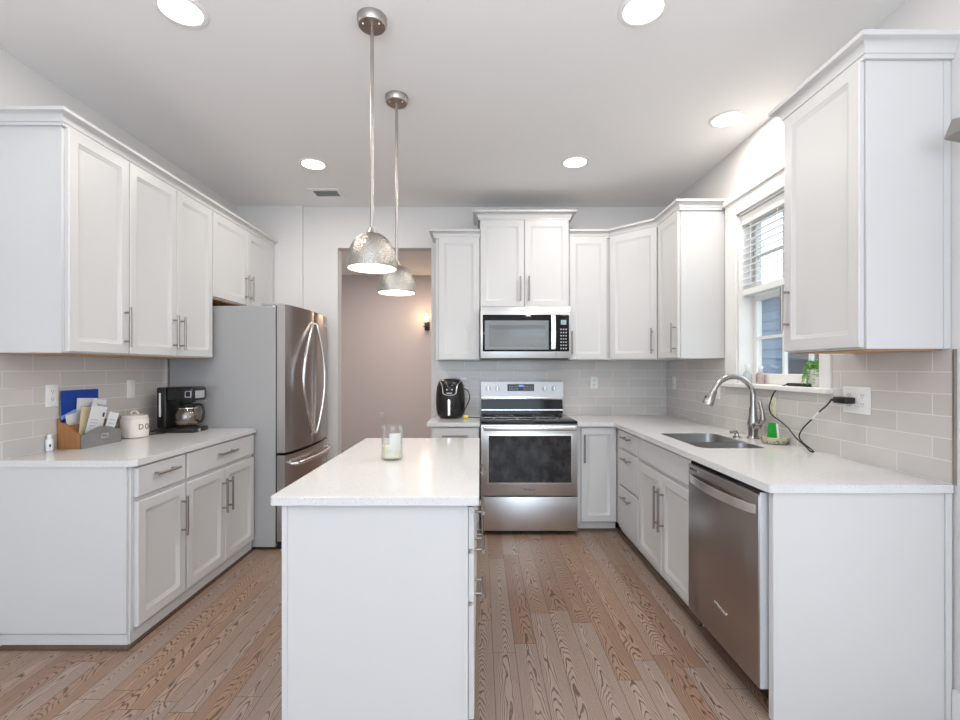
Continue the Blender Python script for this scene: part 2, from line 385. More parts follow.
def rrect(x0, x1, y0, y1, r, n=5):
    out = []
    for cx, cy, a in ((x1-r, y0+r, -PI/2), (x1-r, y1-r, 0), (x0+r, y1-r, PI/2), (x0+r, y0+r, PI)):
        out += [(cx+r*math.cos(a+PI/2*i/n), cy+r*math.sin(a+PI/2*i/n)) for i in range(n+1)]
    return out
# facing: local -y is the front
FACE_CAM, FACE_PX, FACE_MX = 0, PI/2, -PI/2

# ------------------------------------------------------------------ room
XL, XR, YB, ZC = -2.22, 1.722, 4.309, 2.775
CT = .868            # counter top height
UB, UT = 1.361, 2.43 # upper cabinets
struct(MB().box(-4.2, 1.872, -3.1, 7.7, -.12, 0).build('floor', FLOOR))
struct(MB().box(-4.2, 1.872, -3.1, 7.7, ZC, ZC+.12).build('ceiling', CEIL))
wl = struct(MB().box(XL-.14, XL, -3.1, YB, 0, ZC).build('wall_left', WALL))
MB().box(XL+.0005, XL+.008, 2.145, 3.325, CT, UB-.002).build('tile_backsplash', TILE_L, wl, 'glazed greige subway tile with pale grout')
WY0, WY1, WZ0, WZ1 = 2.361, 3.13, 1.192, 2.312
b = MB(); b.box(XR, XR+.15, -3.1, WY0, 0, ZC).box(XR, XR+.15, WY1, YB+.14, 0, ZC).box(XR, XR+.15, WY0, WY1, 0, WZ0-.02).box(XR, XR+.15, WY0, WY1, WZ1, ZC)
wr = struct(b.build('wall_right', WALL))
b = MB(); b.box(XR-.008, XR-.0005, 1.70, 2.283, CT, UB-.002).box(XR-.008, XR-.0005, 2.283, 3.272, CT, 1.166).box(XR-.008, XR-.0005, 3.272, YB-.001, CT, UB-.002)
b.build('tile_backsplash', TILE_R, wr, 'glazed greige subway tile with pale grout')
MB().box(XR-.011, XR-.0005, 1.693, 1.70, CT, UB-.002).build('tile_edge_strip', NICKEL, wr, 'thin metal tile edge strip')
OX0, OX1, OZ = -1.307, -.447, 2.397
b = MB(); b.box(-1.62, OX0, YB, YB+.12, 0, ZC).box(OX1, XR, YB, YB+.12, 0, ZC).box(OX0, OX1, YB, YB+.12, OZ, ZC).box(XL-.14, -1.62, YB-.035, YB+.12, 0, ZC)
wb = struct(b.build('wall_back', WALL))
MB().box(-.385, XR-.009, YB-.008, YB-.0005, CT, UB-.002).build('tile_backsplash', TILE_B, wb, 'glazed greige subway tile with pale grout')
struct(MB().box(-4.2, 1.872, 7.45, 7.6, 0, ZC).build('wall_hall', HALL))
struct(MB().box(-4.2, -4.1, YB+.12, 7.45, 0, ZC).build('wall_hall_left', HALL))
struct(MB().box(1.762, 1.872, YB+.141, 7.449, 0, ZC).build('wall_hall_right', HALL))
b = MB(); b.box(XL-.14, -2.05, -3.1, -3.0, 0, ZC).box(1.55, XR+.15, -3.1, -3.0, 0, ZC).box(-2.05, 1.55, -3.1, -3.0, 0, .25).box(-2.05, 1.55, -3.1, -3.0, 2.45, ZC)  # wide gap assumed for the rear daylight, no windows fitted
struct(b.build('wall_rear', WALL))
struct(MB().box(XL+.0005, XL+.016, -2.99, 2.13, 0, .13, .004).build('baseboard_left', TRIM))
struct(MB().box(XR-.016, XR-.0005, -2.99, 1.70, 0, .13, .004).build('baseboard_right', TRIM))
# dark shoe moulding at the feet of the cabinets
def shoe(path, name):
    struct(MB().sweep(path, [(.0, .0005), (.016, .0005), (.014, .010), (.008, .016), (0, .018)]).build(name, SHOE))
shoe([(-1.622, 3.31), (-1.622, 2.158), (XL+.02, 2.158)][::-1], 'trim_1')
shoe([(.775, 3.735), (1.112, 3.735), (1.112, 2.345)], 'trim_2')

# ------------------------------------------------------------------ kitchen window, blind, outside
wnd = struct(MB().box(XR-.018, XR-.0005, WY1, WY1+.135, 1.166, 2.45, .003).build('window_1', TRIM))
b = MB().box(XR-.018, XR-.0005, WY0-.075, WY0, 1.166, 2.45, .003); b.build('casing', TRIM, wnd)
b = MB().box(XR-.019, XR-.0005, WY0-.075, WY1+.135, WZ1, 2.42, .003).box(XR-.034, XR-.0005, WY0-.08, WY1+.145, 2.405, 2.45, .006); b.build('head_casing', TRIM, wnd)
MB().box(XR-.045, XR+.135, WY0-.085, WY1+.15, WZ0-.026, WZ0, .004).build('window_sill', TRIM, wnd)
b = MB().box(XR-.0005, XR+.14, WY1-.012, WY1, WZ0, WZ1).box(XR-.0005, XR+.14, WY0, WY0+.012, WZ0, WZ1).box(XR-.0005, XR+.14, WY0, WY1, WZ1-.012, WZ1); b.build('jamb', TRIM, wnd)
GX = XR+.115
b = MB(); b.box(GX-.02, GX+.02, WY0+.012, WY1-.012, WZ0, WZ0+.065, .003).box(GX-.02, GX+.02, WY0+.012, WY1-.012, WZ1-.06, WZ1-.012, .003)
b.box(GX-.02, GX+.02, WY1-.04, WY1-.012, WZ0+.065, WZ1-.06, .003).box(GX-.02, GX+.02, WY0+.012, WY0+.055, WZ0+.065, WZ1-.06, .003).box(GX-.02, GX+.02, WY0+.055, WY1-.04, 1.735, 1.775, .003)
b.build('sash_frame', TRIM, wnd)
b = MB()
for yy in (2.60, 2.825): b.box(GX-.010, GX+.010, yy-.009, yy+.009, WZ0+.065, WZ1-.06)
for zz in (1.49, 2.03): b.box(GX-.009, GX+.009, WY0+.055, WY1-.04, zz-.009, zz+.009)
b.build('muntin', TRIM, wnd)
MB().box(GX-.002, GX+.002, WY0+.05, WY1-.035, WZ0+.06, WZ1-.055).build('pane', PANE, wnd, 'clear window glass')

bl = thing('window_blind', 'white slatted blind drawn halfway down the window above the sink', 'blind', (XR+.05, (WY0+WY1)/2, WZ1-.015))
MB().box(XR+.012, XR+.075, WY0+.014, WY1-.014, 2.235, WZ1-.014, .003).build('valance', SLAT, bl)
b = MB(); BX = XR+.047
zs_ = [2.215-.041*i for i in range(10)]+[1.834, 1.824]
for z in zs_:
    b.prism([(BX-.025, z-.010), (BX-.008, z-.0015), (BX+.008, z+.003), (BX+.025, z+.006), (BX+.025, z+.0085), (BX+.008, z+.0055), (BX-.008, z+.001), (BX-.025, z-.0075)], WY0+.016, WY1-.016, 'y')
b.build('slats', SLAT, bl)
MB().box(BX-.026, BX+.026, WY0+.016, WY1-.016, 1.768, 1.812, .005).build('bottom_rail', SLAT, bl)
for yy in (2.47, 2.75, 3.02):
    MB().tube([(BX-.027, yy, 2.235), (BX-.027, yy, 1.83), (BX+.027, yy, 1.83), (BX+.027, yy, 2.235)], .0016, 6).build('ladder_cord', SLAT, bl)

nh = thing('neighbor_house', 'slate blue sided house seen through the window above the sink', 'house', (6.2, 8, -.3))
b = MB()
for i in range(17): b.prism([(4.9, -.3+.16*i), (4.875, -.3+.16*i), (4.893, -.14+.16*i), (4.9, -.14+.16*i)], 4.0, 14, 'y')
b.box(4.9, 8, 4, 14, -.3, 2.50); b.build('siding_wall', SIDING, nh)
MB().prism([(4.65, 2.501), (4.65, 2.58), (6.4, 2.98), (8.3, 2.58), (8.3, 2.501)], 3.7, 14.3, 'y').build('roof', ROOF, nh)
b = MB().box(4.85, 4.9, 6.6, 7.5, .7, 2.1); f = b.build('window_frame', TRIM, nh)
MB().box(4.84, 4.85, 6.68, 7.42, .78, 2.02).build('pane', BGLASS, f)
struct(MB().box(2.0, 12, -6, 16, -.4, -.3).build('ground', GRASS))

# ------------------------------------------------------------------ cabinets
def handle(parent, M, x, z, vert=True, L=.20, y0=-.02):
    b = MB(M); yb = y0-.032
    if vert:
        b.tube([(x, yb, z-L/2), (x, yb, z+L/2)], .0068, 12)
        for k in (-1, 1): b.tube([(x, y0+.001, z+k*L*.36), (x, yb, z+k*L*.36)], .0052, 10)
    else:
        b.tube([(x-L/2, yb, z), (x+L/2, yb, z)], .0068, 12)
        for k in (-1, 1): b.tube([(x+k*L*.36, y0+.001, z), (x+k*L*.36, yb, z)], .0052, 10)
    b.build('handle', PULL, parent, 'brushed nickel bar pull')
def door(root, M, x0, x1, z0, z1, hx=None, hz=None, L=.21):
    p = [(0, -.0165), (.0035, -.020), (.050, -.020), (.053, -.0175), (.060, -.0150), (.066, -.0085), (.069, -.008)]
    d = MB(M).rects(x0, x1, z0, z1, p, -.001).build('door', WHITE, root)
    if hx is not None: handle(d, M, hx, hz, True, L)
    return d
def drawer(root, M, x0, x1, z0, z1, hz=None, L=.18, panel=False):
    p = [(0, -.0165), (.004, -.020)]
    if panel: p += [(.040, -.020), (.043, -.0175), (.050, -.014), (.055, -.0085)]
    d = MB(M).rects(x0, x1, z0, z1, p, -.001).build('drawer', WHITE, root)
    if hz is not None: handle(d, M, (x0+x1)/2, hz, False, L)
    return d
def cabinet(name, label, loc, rz, w, dep, z0, z1, toe=None, wood_bottom=False, group=None):
    root = thing(name, label, 'cabinet', loc, rz, group); M = WM[root]
    b = MB(M).box(0, w, 0, dep, z0, z1, .0012)
    b.build('cabinet_box', WHITE, root)
    if toe is not None: MB(M).box(.0005, w-.0005, toe, dep-.01, .001, z0-.0005).build('toe_kick', WHITE, root)
    if wood_bottom: MB(M).box(.018, w-.018, .02, dep-.012, z0-.005, z0+.01).build('bottom_panel', PLY, root, 'bare wood underside')
    return root, M
def crown_prof(z0, z1, out=.052):
    h = z1-z0; p = [(.0012, z0), (.013, z0), (.013, z0+.20*h), (.018, z0+.24*h)]
    for i in range(1, 6):
        a = PI/2*i/5; p.append((.018+(out-.022)*(1-math.cos(a)), z0+.24*h+.50*h*math.sin(a)))
    p += [(out, z0+.78*h), (out, z1), (.0012, z1)]
    return p
def crown(root, path, z0, z1, out=.052, pre=None, post=None): MB().sweep(path, crown_prof(z0, z1, out), True, pre, post).build('crown_moulding', WHITE, root)

# --- upper run on the left wall
LX = -1.892; LD = LX-XL-.002   # frame plane, depth
CZ0, CZ1 = 2.386, 2.450
r, M = cabinet('upper_cabinet', 'white single-door wall cabinet nearest the camera on the left wall', (LX, 2.125, 0), FACE_PX, .383, LD, UB, UT, wood_bottom=True)
door(r, M, .012, .380, UB+.006, CZ0+.004, .348, 1.508)
crown(r, [(XL+.001, 2.125), (LX, 2.125), (LX, 2.508)], CZ0, CZ1)
MB(M).box(.0, -.003, .0, .018, UB, CZ0-.001, .0008).build('edge_strip', WHITE, r)
r, M = cabinet('upper_cabinet', 'white double-door wall cabinet above the coffee maker on the left wall', (LX, 2.509, 0), FACE_PX, .781, LD, UB, UT, wood_bottom=True)
door(r, M, .003, .388, UB+.006, CZ0+.004, .356, 1.508); door(r, M, .392, .777, UB+.006, CZ0+.004, .424, 1.508)
crown(r, [(LX, 2.509), (LX, 3.290)], CZ0, CZ1)
r, M = cabinet('upper_cabinet', 'short white double-door wall cabinet above the refrigerator', (LX, 3.291, 0), FACE_PX, .977, LD, 1.79, UT, wood_bottom=True)
door(r, M, .004, .486, 1.797, CZ0+.004, .453, 1.935, .2); door(r, M, .490, .972, 1.797, CZ0+.004, .523, 1.935, .2)
crown(r, [(LX, 3.291), (LX, 4.268)], CZ0, CZ1)

# --- upper run on the back wall
FY = 4.004; BD = YB-FY-.002
r, M = cabinet('upper_cabinet', 'narrow white single-door wall cabinet above the air fryer', (-.378, FY, 0), 0, .377, BD, UB, UT)
door(r, M, .026, .372, UB+.006, 2.402)
crown(r, [(-.378, YB-.002), (-.378, FY), (-.001, FY)], 2.40, 2.465)
r, M = cabinet('upper_cabinet', 'tall white double-door wall cabinet above the microwave', (.0, FY, 0), 0, .757, BD, 1.812, 2.59)
door(r, M, .003, .3765, 1.815, 2.552, .342, 1.965, .21); door(r, M, .3805, .754, 1.815, 2.552, .415, 1.965, .21)
crown(r, [(0, YB-.002), (0, FY-.001), (.757, FY-.001), (.757, YB-.002)], 2.555, 2.628, .058)
r, M = cabinet('upper_cabinet', 'white single-door wall cabinet between microwave and corner cabinet', (.758, FY, 0), 0, .343, BD, UB, UT)
door(r, M, .006, .320, UB+.006, 2.402, .021, 1.508, .20)
crown(r, [(.759, FY), (1.1015, FY)], 2.40, 2.465, post=(1.411, 3.690))
# diagonal corner cabinet
RX = 1.411
ax, ay, bx_, by = 1.102, FY, 1.411, 3.690
r = thing('corner_cabinet', 'white angled corner wall cabinet with one diagonal door', 'cabinet', (1.41, 4.0, UB))
MB().prism([(ax, ay), (bx_, by), (XR-.002, by), (XR-.002, YB-.010), (ax, YB-.010)], UB, UT).build('cabinet_box', WHITE, r)
dl = math.hypot(bx_-ax, by-ay); MD = Matrix.Translation((ax, ay, 0)) @ Matrix.Rotation(math.atan2(by-ay, bx_-ax), 4, 'Z')
door(r, MD, .018, dl-.012, UB+.006, 2.402, dl-.045, 1.508, .20)
crown(r, [(ax, ay), (bx_, by)], 2.40, 2.465, pre=(.759, FY), post=(RX, 3.297))
# --- uppers on the right wall
RD = XR-RX-.002
r, M = cabinet('upper_cabinet', 'white single-door wall cabinet left of the window beside the corner', (RX, 3.689, 0), FACE_MX, .392, RD, UB, UT)
door(r, M, .014, .386, UB+.006, 2.402, .352, 1.508, .21)
crown(r, [(RX, 3.6895), (RX, 3.297), (XR-.001, 3.297)], 2.40, 2.465, pre=(1.102, FY))
r, M = cabinet('upper_cabinet', 'large white wall cabinet nearest the camera on the right wall beside the window', (RX, 2.152, 0), FACE_MX, .436, RD, UB, UT, wood_bottom=True)
door(r, M, .003, .430, UB+.006, 2.423, .038, 1.560, .20)
MB(M).box(.436, .439, .0, .016, UB, 2.414, .0008).build('edge_strip', WHITE, r)
MB(M).box(.436, .439, RD-.026, RD, UB, 2.414, .0008).build('edge_strip', WHITE, r)
crown(r, [(XR-.001, 2.152), (RX, 2.152), (RX, 1.716), (XR-.001, 1.716)], 2.415, 2.490, .055)

# --- base run on the left wall
BX0 = -1.612; BDp = BX0-XL-.002
r, M = cabinet('base_cabinet', 'white base cabinet with one drawer above one door, nearest on the left', (BX0, 2.165, 0), FACE_PX, .381, BDp, .080, CT-.030, toe=.004)
drawer(r, M, .020, .374, .690, .826, .778, .17); door(r, M, .020, .374, .086, .668, .338, .505, .21)
MB(M).box(-.014, -.0005, .010, BDp, .072, CT-.0305, .001).build('end_panel', WHITE, r)
MB(M).box(-.007, -.0005, .010, BDp, .001, .066).build('toe_kick', WHITE, r)
r, M = cabinet('base_cabinet', 'white double-door base cabinet with one wide drawer under the coffee maker', (BX0, 2.547, 0), FACE_PX, .770, BDp, .080, CT-.030, toe=.004)
drawer(r, M, .010, .758, .690, .826, .768, .20); door(r, M, .010, .382, .086, .668, .352, .505, .21); door(r, M, .386, .758, .086, .668, .417, .505, .21)
b = MB().plate([(XL+.009, 2.143), (-1.615, 2.143), (-1.585, 2.175), (-1.585, 3.325), (XL+.009, 3.325)], [], CT-.030, CT)
o = b.build('countertop', QUARTZ); tag(center(o), 'white quartz countertop on the left wall carrying coffee maker and mail', 'countertop')

# --- base on the back wall, left of the range
r, M = cabinet('base_cabinet', 'small white base cabinet with a drawer below the air fryer', (-.388, 3.700, 0), 0, .384, YB-3.70-.012, .080, CT-.030, toe=.02)
drawer(r, M, .008, .378, .690, .826, .765, .20); door(r, M, .008, .378, .086, .668, .035, .505, .2)
o = MB().plate([(-.415, 3.661), (.0, 3.661), (.0, YB-.009), (-.415, YB-.009)], [], CT-.030, CT).build('countertop', QUARTZ)
tag(center(o), 'short white quartz countertop under the air fryer', 'countertop')
# --- right of the range and along the right wall
r, M = cabinet('base_cabinet', 'white single-door base cabinet between range and corner', (.766, 3.702, 0), 0, .313, YB-3.702-.012, .080, CT-.030, toe=.035)
door(r, M, .028, .305, .088, .826, .052, .665, .22)
RF = 1.079; RDp = XR-RF-.011
r, M = cabinet('base_cabinet', 'white three-drawer base cabinet left of the sink cabinet', (RF, 3.700, 0), FACE_MX, .560, RDp, .080, CT-.030, toe=.035)
drawer(r, M, .125, .552, .700, .826, .786, .16); drawer(r, M, .125, .552, .425, .682, .630, .16); drawer(r, M, .125, .552, .088, .407, .345, .16)
r, M = cabinet('sink_cabinet', 'white double-door base cabinet under the sink with a plain false front', (RF, 3.139, 0), FACE_MX, .795, RDp, .080, .640, toe=.035)
MB(M).box(.0, .795, .0, .05, .6405, CT-.030).build('front_rail', WHITE, r)
MB(M).rects(.008, .788, .690, .826, [(0, -.0165), (.004, -.020)], -.001).build('false_front', WHITE, r)
door(r, M, .008, .396, .086, .668, .365, .470, .25); door(r, M, .400, .788, .086, .668, .431, .470, .25)
o = MB().box(1.066, XR-.010, 1.708, 1.733, .001, CT-.0305, .001).build('end_panel', WHITE); tag(center(o), 'tall plain white panel closing the counter beside the dishwasher', 'panel')
b = MB().box(1.690, XR-.010, 1.7005, 1.7078, .001, CT-.031, .001); b.build('scribe_strip', WHITE, o)
MB().box(1.066, 1.082, 1.7045, 1.7078, .001, CT-.031, .0008).build('edge_strip', WHITE, o)
sinkhole = rrect(1.168, 1.530, 2.480, 3.075, .055)
outer = [(.762, 3.661), (1.045, 3.661), (1.045, 1.716), (1.051, 1.703), (1.064, 1.697), (XR-.0095, 1.697), (XR-.0095, YB-.009), (.762, YB-.009)]
o = MB().plate(outer, [sinkhole], CT-.030, CT).build('countertop', QUARTZ)
tag(center(o), 'L-shaped white quartz countertop with the sink along the right wall', 'countertop')
# sink
r = thing('kitchen_sink', 'stainless steel double-bowl undermount sink in the right counter', 'sink', (1.355, 2.78, CT-.22))
def bowl(y0, y1, dz):
    b = MB(); t = rrect(1.172, 1.526, y0, y1, .055); loops = []
    for ins, z in ((0, CT-.004), (.006, CT-dz+.04), (.03, CT-dz), (.12, CT-dz-.003)):
        cx, cy = 1.349, (y0+y1)/2
        kx, ky = (.177-ins)/.177, ((y1-y0)/2-min(ins, (y1-y0)*.42))/((y1-y0)/2)
        loops.append([b.bm.verts.new((cx+(x-cx)*kx, cy+(y-cy)*ky, z)) for x, y in t])
    for a, c in zip(loops, loops[1:]):
        for k in range(len(a)): b.bm.faces.new((a[k], a[(k+1) % len(a)], c[(k+1) % len(a)], c[k]))
    b.bm.faces.new(loops[-1])
    o = b.build('bowl', SINKST, r)
    MB().lathe([(0, .001), (.036, .001), (.042, .004), (.036, .007), (.02, .004), (0, .004)], (1.349, (y0+y1)/2, CT-dz-.0025), 24).build('drain', CHROME, o)
bowl(2.484, 2.690, .16); bowl(2.712, 3.071, .19)
MB().box(1.173, 1.525, 2.6905, 2.7115, CT-.06, CT-.010, .004).build('divider', SINKST, r)

# --- dishwasher
r = thing('dishwasher', 'dark stainless dishwasher with a curved bright bar handle at the end of the right run', 'dishwasher', (1.36, 2.04, 0))
MB().box(1.085, XR-.012, 1.742, 2.338, .10, CT-.034).build('tub_body', DARK, r)
MB().box(1.0400, 1.084, 1.7415, 1.7455, .098, CT-.040, .001).build('door_edge', EDGE, r, 'bright silver door edge')
MB().box(1.055, 1.084, 1.746, 2.336, .098, CT-.0505, .002).build('door_core', DARK, r)
dd = MB().box(1.036, 1.0548, 1.746, 2.334, .098, CT-.050, .004, 2).build('door', DSTEEL, r, 'dark brushed steel door')
b = MB(); N = 20; bar = []
for i in range(N+1):
    t = i/N; yy = 1.765+t*.548; ox = 1.034-.040*math.sin(PI*t)**.6; bar.append((ox, yy))
for (x0, y0), (x1, y1) in zip(bar, bar[1:]):
    vs = [b.bm.verts.new(p) for p in ((x0, y0, .742), (x0, y0, .776), (x0+.010, y0, .776), (x0+.010, y0, .742), (x1, y1, .742), (x1, y1, .776), (x1+.010, y1, .776), (x1+.010, y1, .742))]
    for q in ((0, 1, 5, 4), (1, 2, 6, 5), (2, 3, 7, 6), (3, 0, 4, 7)): b.bm.faces.new([vs[k] for k in q])
    if (x0, y0) == bar[0]: b.bm.faces.new(vs[:4])
    if (x1, y1) == bar[-1]: b.bm.faces.new(vs[4:])
bmesh.ops.remove_doubles(b.bm, verts=b.bm.verts[:], dist=1e-5)
b.build('handle', CHROME, dd, 'curved bright steel bar')
MB().box(1.0352, 1.036, 2.235, 2.315, .792, .806).build('badge', CHROME, dd)
MB().box(1.050, 1.084, 1.746, 2.334, CT-.049, CT-.036).build('control_strip', BGLASS, r, 'black glass control strip on the top edge')
MX = Matrix.Translation((1.0355, 2.02, .255)) @ Matrix.Rotation(-PI/2, 4, 'Z') @ Matrix.Rotation(PI/2, 4, 'X')
text('logo', 'Whirlpool', .026, MX, CHROME, dd)
MB().box(1.12, 1.14, 1.746, 2.334, .002, .0975).build('toe_plate', BLACK, r)

# ------------------------------------------------------------------ range
r = thing('range', 'freestanding stainless electric range with black glass cooktop and oven window', 'range', (.379, 3.97, 0))
x0, x1, fy = .006, .754, 3.622
MB().box(x0, x1, fy+.045, YB-.02, .035, .862).build('oven_body', FSIDE, r)
MB().box(x0-.001, x1+.001, fy+.012, YB-.10, .8625, .882, .003, 2).build('cooktop', BGLASS, r, 'black glass cooktop')
o = MB().box(x0+.001, x1-.001, fy, fy+.044, .308, .857, .005, 2).build('oven_door', STEEL, r)
w_ = MB().box(x0+.062, x1-.050, fy-.003, fy+.002, .410, .772, .0015).build('oven_window', OGLASS, o, 'black oven window with pale grey patches')
b = MB(); b.rects(x0+.052, x1-.040, .400, .782, [(0, fy-.002), (.010, fy-.004), (.011, fy-.0005)], fy+.001); b.build('window_trim', CHROME, o)
b = MB(); b.box(x0+.018, x1-.018, fy-.052, fy-.030, .816, .852, .008, 3).box(x0+.03, x0+.055, fy-.032, fy+.002, .822, .846, .003).box(x1-.055, x1-.03, fy-.032, fy+.002, .822, .846, .003)
b.build('handle', CHROME, o, 'wide flat steel bar')
text('logo', 'Whirlpool', .022, Matrix.Translation((.38, fy-.0006, .356)) @ Matrix.Rotation(PI/2, 4, 'X'), INK, o)
MB().box(x0+.001, x1-.001, fy+.002, fy+.044, .035, .298, .005, 2).build('storage_drawer', STEEL, r)
for xx in (x0+.05, x1-.05):
    for yy in (fy+.10, YB-.10): MB().cyl((xx, yy, .0005), (xx, yy, .036), .016, 14).build('foot', BLACK, r)
# backguard
gy = 4.215
b = MB().prism([(gy+.0, 1.040), (gy+.012, 1.172), (YB-.010, 1.172), (YB-.010, 1.040)], x0+.004, x1-.006, 'x'); bg = b.build('backguard', STEEL_BG, r)
MB().prism([(gy+.018, .884), (gy+.030, 1.012), (YB-.012, 1.012), (YB-.012, .884)], x0+.006, x1-.008, 'x').build('splash_panel', BGLASS, r, 'black glass panel below the controls')
MB().box(x0+.004, x1-.006, gy-.012, YB-.012, 1.0125, 1.0395, .004, 2).build('lip', CHROME, r)
MB().box(x0+.006, x1-.008, gy-.004, gy+.017, .912, .926, .002).build('vent_strip', CHROME, r)
def bgy(z): return gy+.012*(z-1.04)/.132
MB().box(.246, .486, bgy(1.12)-.004, bgy(1.12)+.006, 1.088, 1.150, .001).build('control_panel', BGLASS, bg, 'black touch panel')
MB().box(.348, .392, bgy(1.12)-.0048, bgy(1.12)-.0035, 1.126, 1.142).build('clock_display', BLCD, bg, 'small blue clock display')
for rg in (range(6), range(9, 15)):
    b = MB()
    for xx in rg:
        for zz in range(3): b.box(.262+xx*.0145, .2705+xx*.0145, bgy(1.11)-.0046, bgy(1.11)-.0035, 1.096+zz*.016, 1.101+zz*.016)
    b.build('touch_marks', GREYP, bg)
for xx in (.074, .156, .580, .665):
    z = 1.112; k = MB().tube([(xx, bgy(z)+.003, z), (xx, bgy(z)-.012, z), (xx, bgy(z)-.022, z)], [.022, .021, .018], 24).build('knob', PULL, bg)
    MB().box(xx-.0045, xx+.0045, bgy(z)-.034, bgy(z)-.020, z-.021, z+.021, .002).build('grip', CHROME, k)
# burner rings
for cx, cy, rr in ((.21, 3.83, .10), (.55, 3.83, .085), (.21, 4.08, .075), (.55, 4.08, .09)):
    MB().lathe([(rr-.003, .8822), (rr, .8824), (rr+.003, .8822)], (cx, cy, 0), 40).build('burner_mark', GREYP, r)

# ------------------------------------------------------------------ microwave
my = 3.905
r = thing('microwave', 'stainless over-the-range microwave under the tall wall cabinet', 'microwave', (.379, 4.1, 1.372))
MB().box(.003, .755, my+.03, YB-.010, 1.376, 1.808).build('case', FSIDE, r)
MB().box(.02, .74, my+.04, YB-.04, 1.366, 1.3755).build('vent_grille', BLACK, r)
o = MB().box(.004, .754, my, my+.0295, 1.376, 1.806, .004, 2).build('front_frame', STEEL, r)
MB().box(.022, .741, my-.003, my+.001, 1.432, 1.738, .006, 2).build('door_glass', BGLASS, o, 'black glass front')
MB().box(.040, .572, my-.0042, my-.0028, 1.448, 1.690, .0005).build('door_window', MGLASS, o, 'grey meshed door window')
MB().rects(.070, .545, 1.470, 1.655, [(0, my-.0046), (.003, my-.0046), (.0035, my-.0043)], my-.004).build('window_outline', MGLASS, o)
b = MB(); pts = [(.606, my-.002, 1.442)] + [(.606, my-.030-.012*math.sin(PI*i/10), 1.450+.28*i/10) for i in range(11)] + [(.606, my-.002, 1.738)]
for (a, c) in zip(pts, pts[1:]):
    vs = [b.bm.verts.new((a[0]+sx*.018, a[1]+dy, a[2])) for sx, dy in ((-1, 0), (1, 0), (1, .008), (-1, .008))] + [b.bm.verts.new((c[0]+sx*.018, c[1]+dy, c[2])) for sx, dy in ((-1, 0), (1, 0), (1, .008), (-1, .008))]
    for q in ((0, 1, 5, 4), (1, 2, 6, 5), (2, 3, 7, 6), (3, 0, 4, 7)): b.bm.faces.new([vs[k] for k in q])
bmesh.ops.remove_doubles(b.bm, verts=b.bm.verts[:], dist=1e-5)
b.build('handle', CHROME, o, 'bowed steel handle')
MB().box(.672, .718, my-.0044, my-.003, 1.655, 1.694).build('display', LCD, o, 'pale lit display')
b = MB()
for i in range(3):
    for j in range(7): b.box(.668+i*.021, .680+i*.021, my-.0044, my-.003, 1.452+j*.0265, 1.462+j*.0265)
b.build('buttons', GREYP, o)
MB().box(.632, .6335, my-.0006, my+.001, 1.378, 1.430).build('seam', DARK, o)
text('logo', 'Whirlpool', .020, Matrix.Translation((.37, my-.0006, 1.772)) @ Matrix.Rotation(PI/2, 4, 'X'), INK, o)

# ------------------------------------------------------------------ refrigerator
fy0, fy1 = 3.332, 4.236
r = thing('refrigerator', 'tall stainless french-door refrigerator with grey sides beside the left counter', 'refrigerator', (-1.78, 3.78, 0))
MB().box(XL+.012, -1.452, fy0, fy1, .02, 1.735, .004).build('case', FSIDE, r, 'smooth grey side panels')
b = MB().box(-1.4515, -1.4440, fy0+.004, fy1-.012, .05, 1.735); b.build('door_gasket', DARK, r)
b = MB().box(-1.56, -1.40, fy0+.005, fy0+.09, 1.7355, 1.757, .006, 2).box(-1.56, -1.40, fy1-.09, fy1-.005, 1.7355, 1.757, .006, 2); b.build('hinge_cover', FSIDE, r)
ym = (fy0+fy1)/2
def bulge(y): return -1.380+.045*math.cos((y-ym)/(fy1-fy0)*PI)**.9 if abs(y-ym) < (fy1-fy0)/2-1e-6 else -1.380
def fdoor(name, y0, y1, z0, z1):
    N = 10; pf = [(-1.4435, y0), ] + [(bulge(y0+(y1-y0)*i/N)-(.006 if i in (0, N) else 0), y0+(y1-y0)*i/N) for i in range(N+1)] + [(-1.4435, y1)]
    return MB().prism(pf, z0, z1).build(name, STEEL_V, r)
dl_ = fdoor('door', fy0+.002, ym-.003, .690, 1.747); dr_ = fdoor('door', ym+.003, fy1-.002, .690, 1.747)
fz = fdoor('freezer_drawer', fy0+.002, fy1-.002, .06, .672)
MB().box(-1.447, -1.42, fy0+.02, fy1-.02, .001, .05).build('kick_grille', BLACK, r)
def fhandle(d, ye, ymid):
    pts = []
    for i in range(15):
        t = i/14; s_ = math.sin(PI*t); yy = ye+(ymid-ye)*s_
        pts.append((bulge(yy)+.010+.036*s_, yy, .775+.87*t))
    pts = [(bulge(ye)-.003, ye, .770)] + pts + [(bulge(ye)-.003, ye, 1.650)]
    MB().tube(pts, .0115, 12).build('handle', CHROME, d, 'bowed steel bar')
fhandle(dl_, ym-.06, ym-.30); fhandle(dr_, ym+.03, ym+.12)
pts = [(bulge(fy0+.07)-.002, fy0+.07, .600)] + [(bulge(fy0+.07+.76*i/12)+.045, fy0+.07+.76*i/12, .600) for i in range(13)] + [(bulge(fy1-.07)-.002, fy1-.07, .600)]
MB().tube(pts, .014, 12).build('handle', CHROME, fz, 'wide curved steel bar')
b = MB().box(bulge(4.1)-.004, bulge(4.1)+.0015, 4.085, 4.13, 1.655, 1.672, .001); b.build('badge', CHROME, dr_)

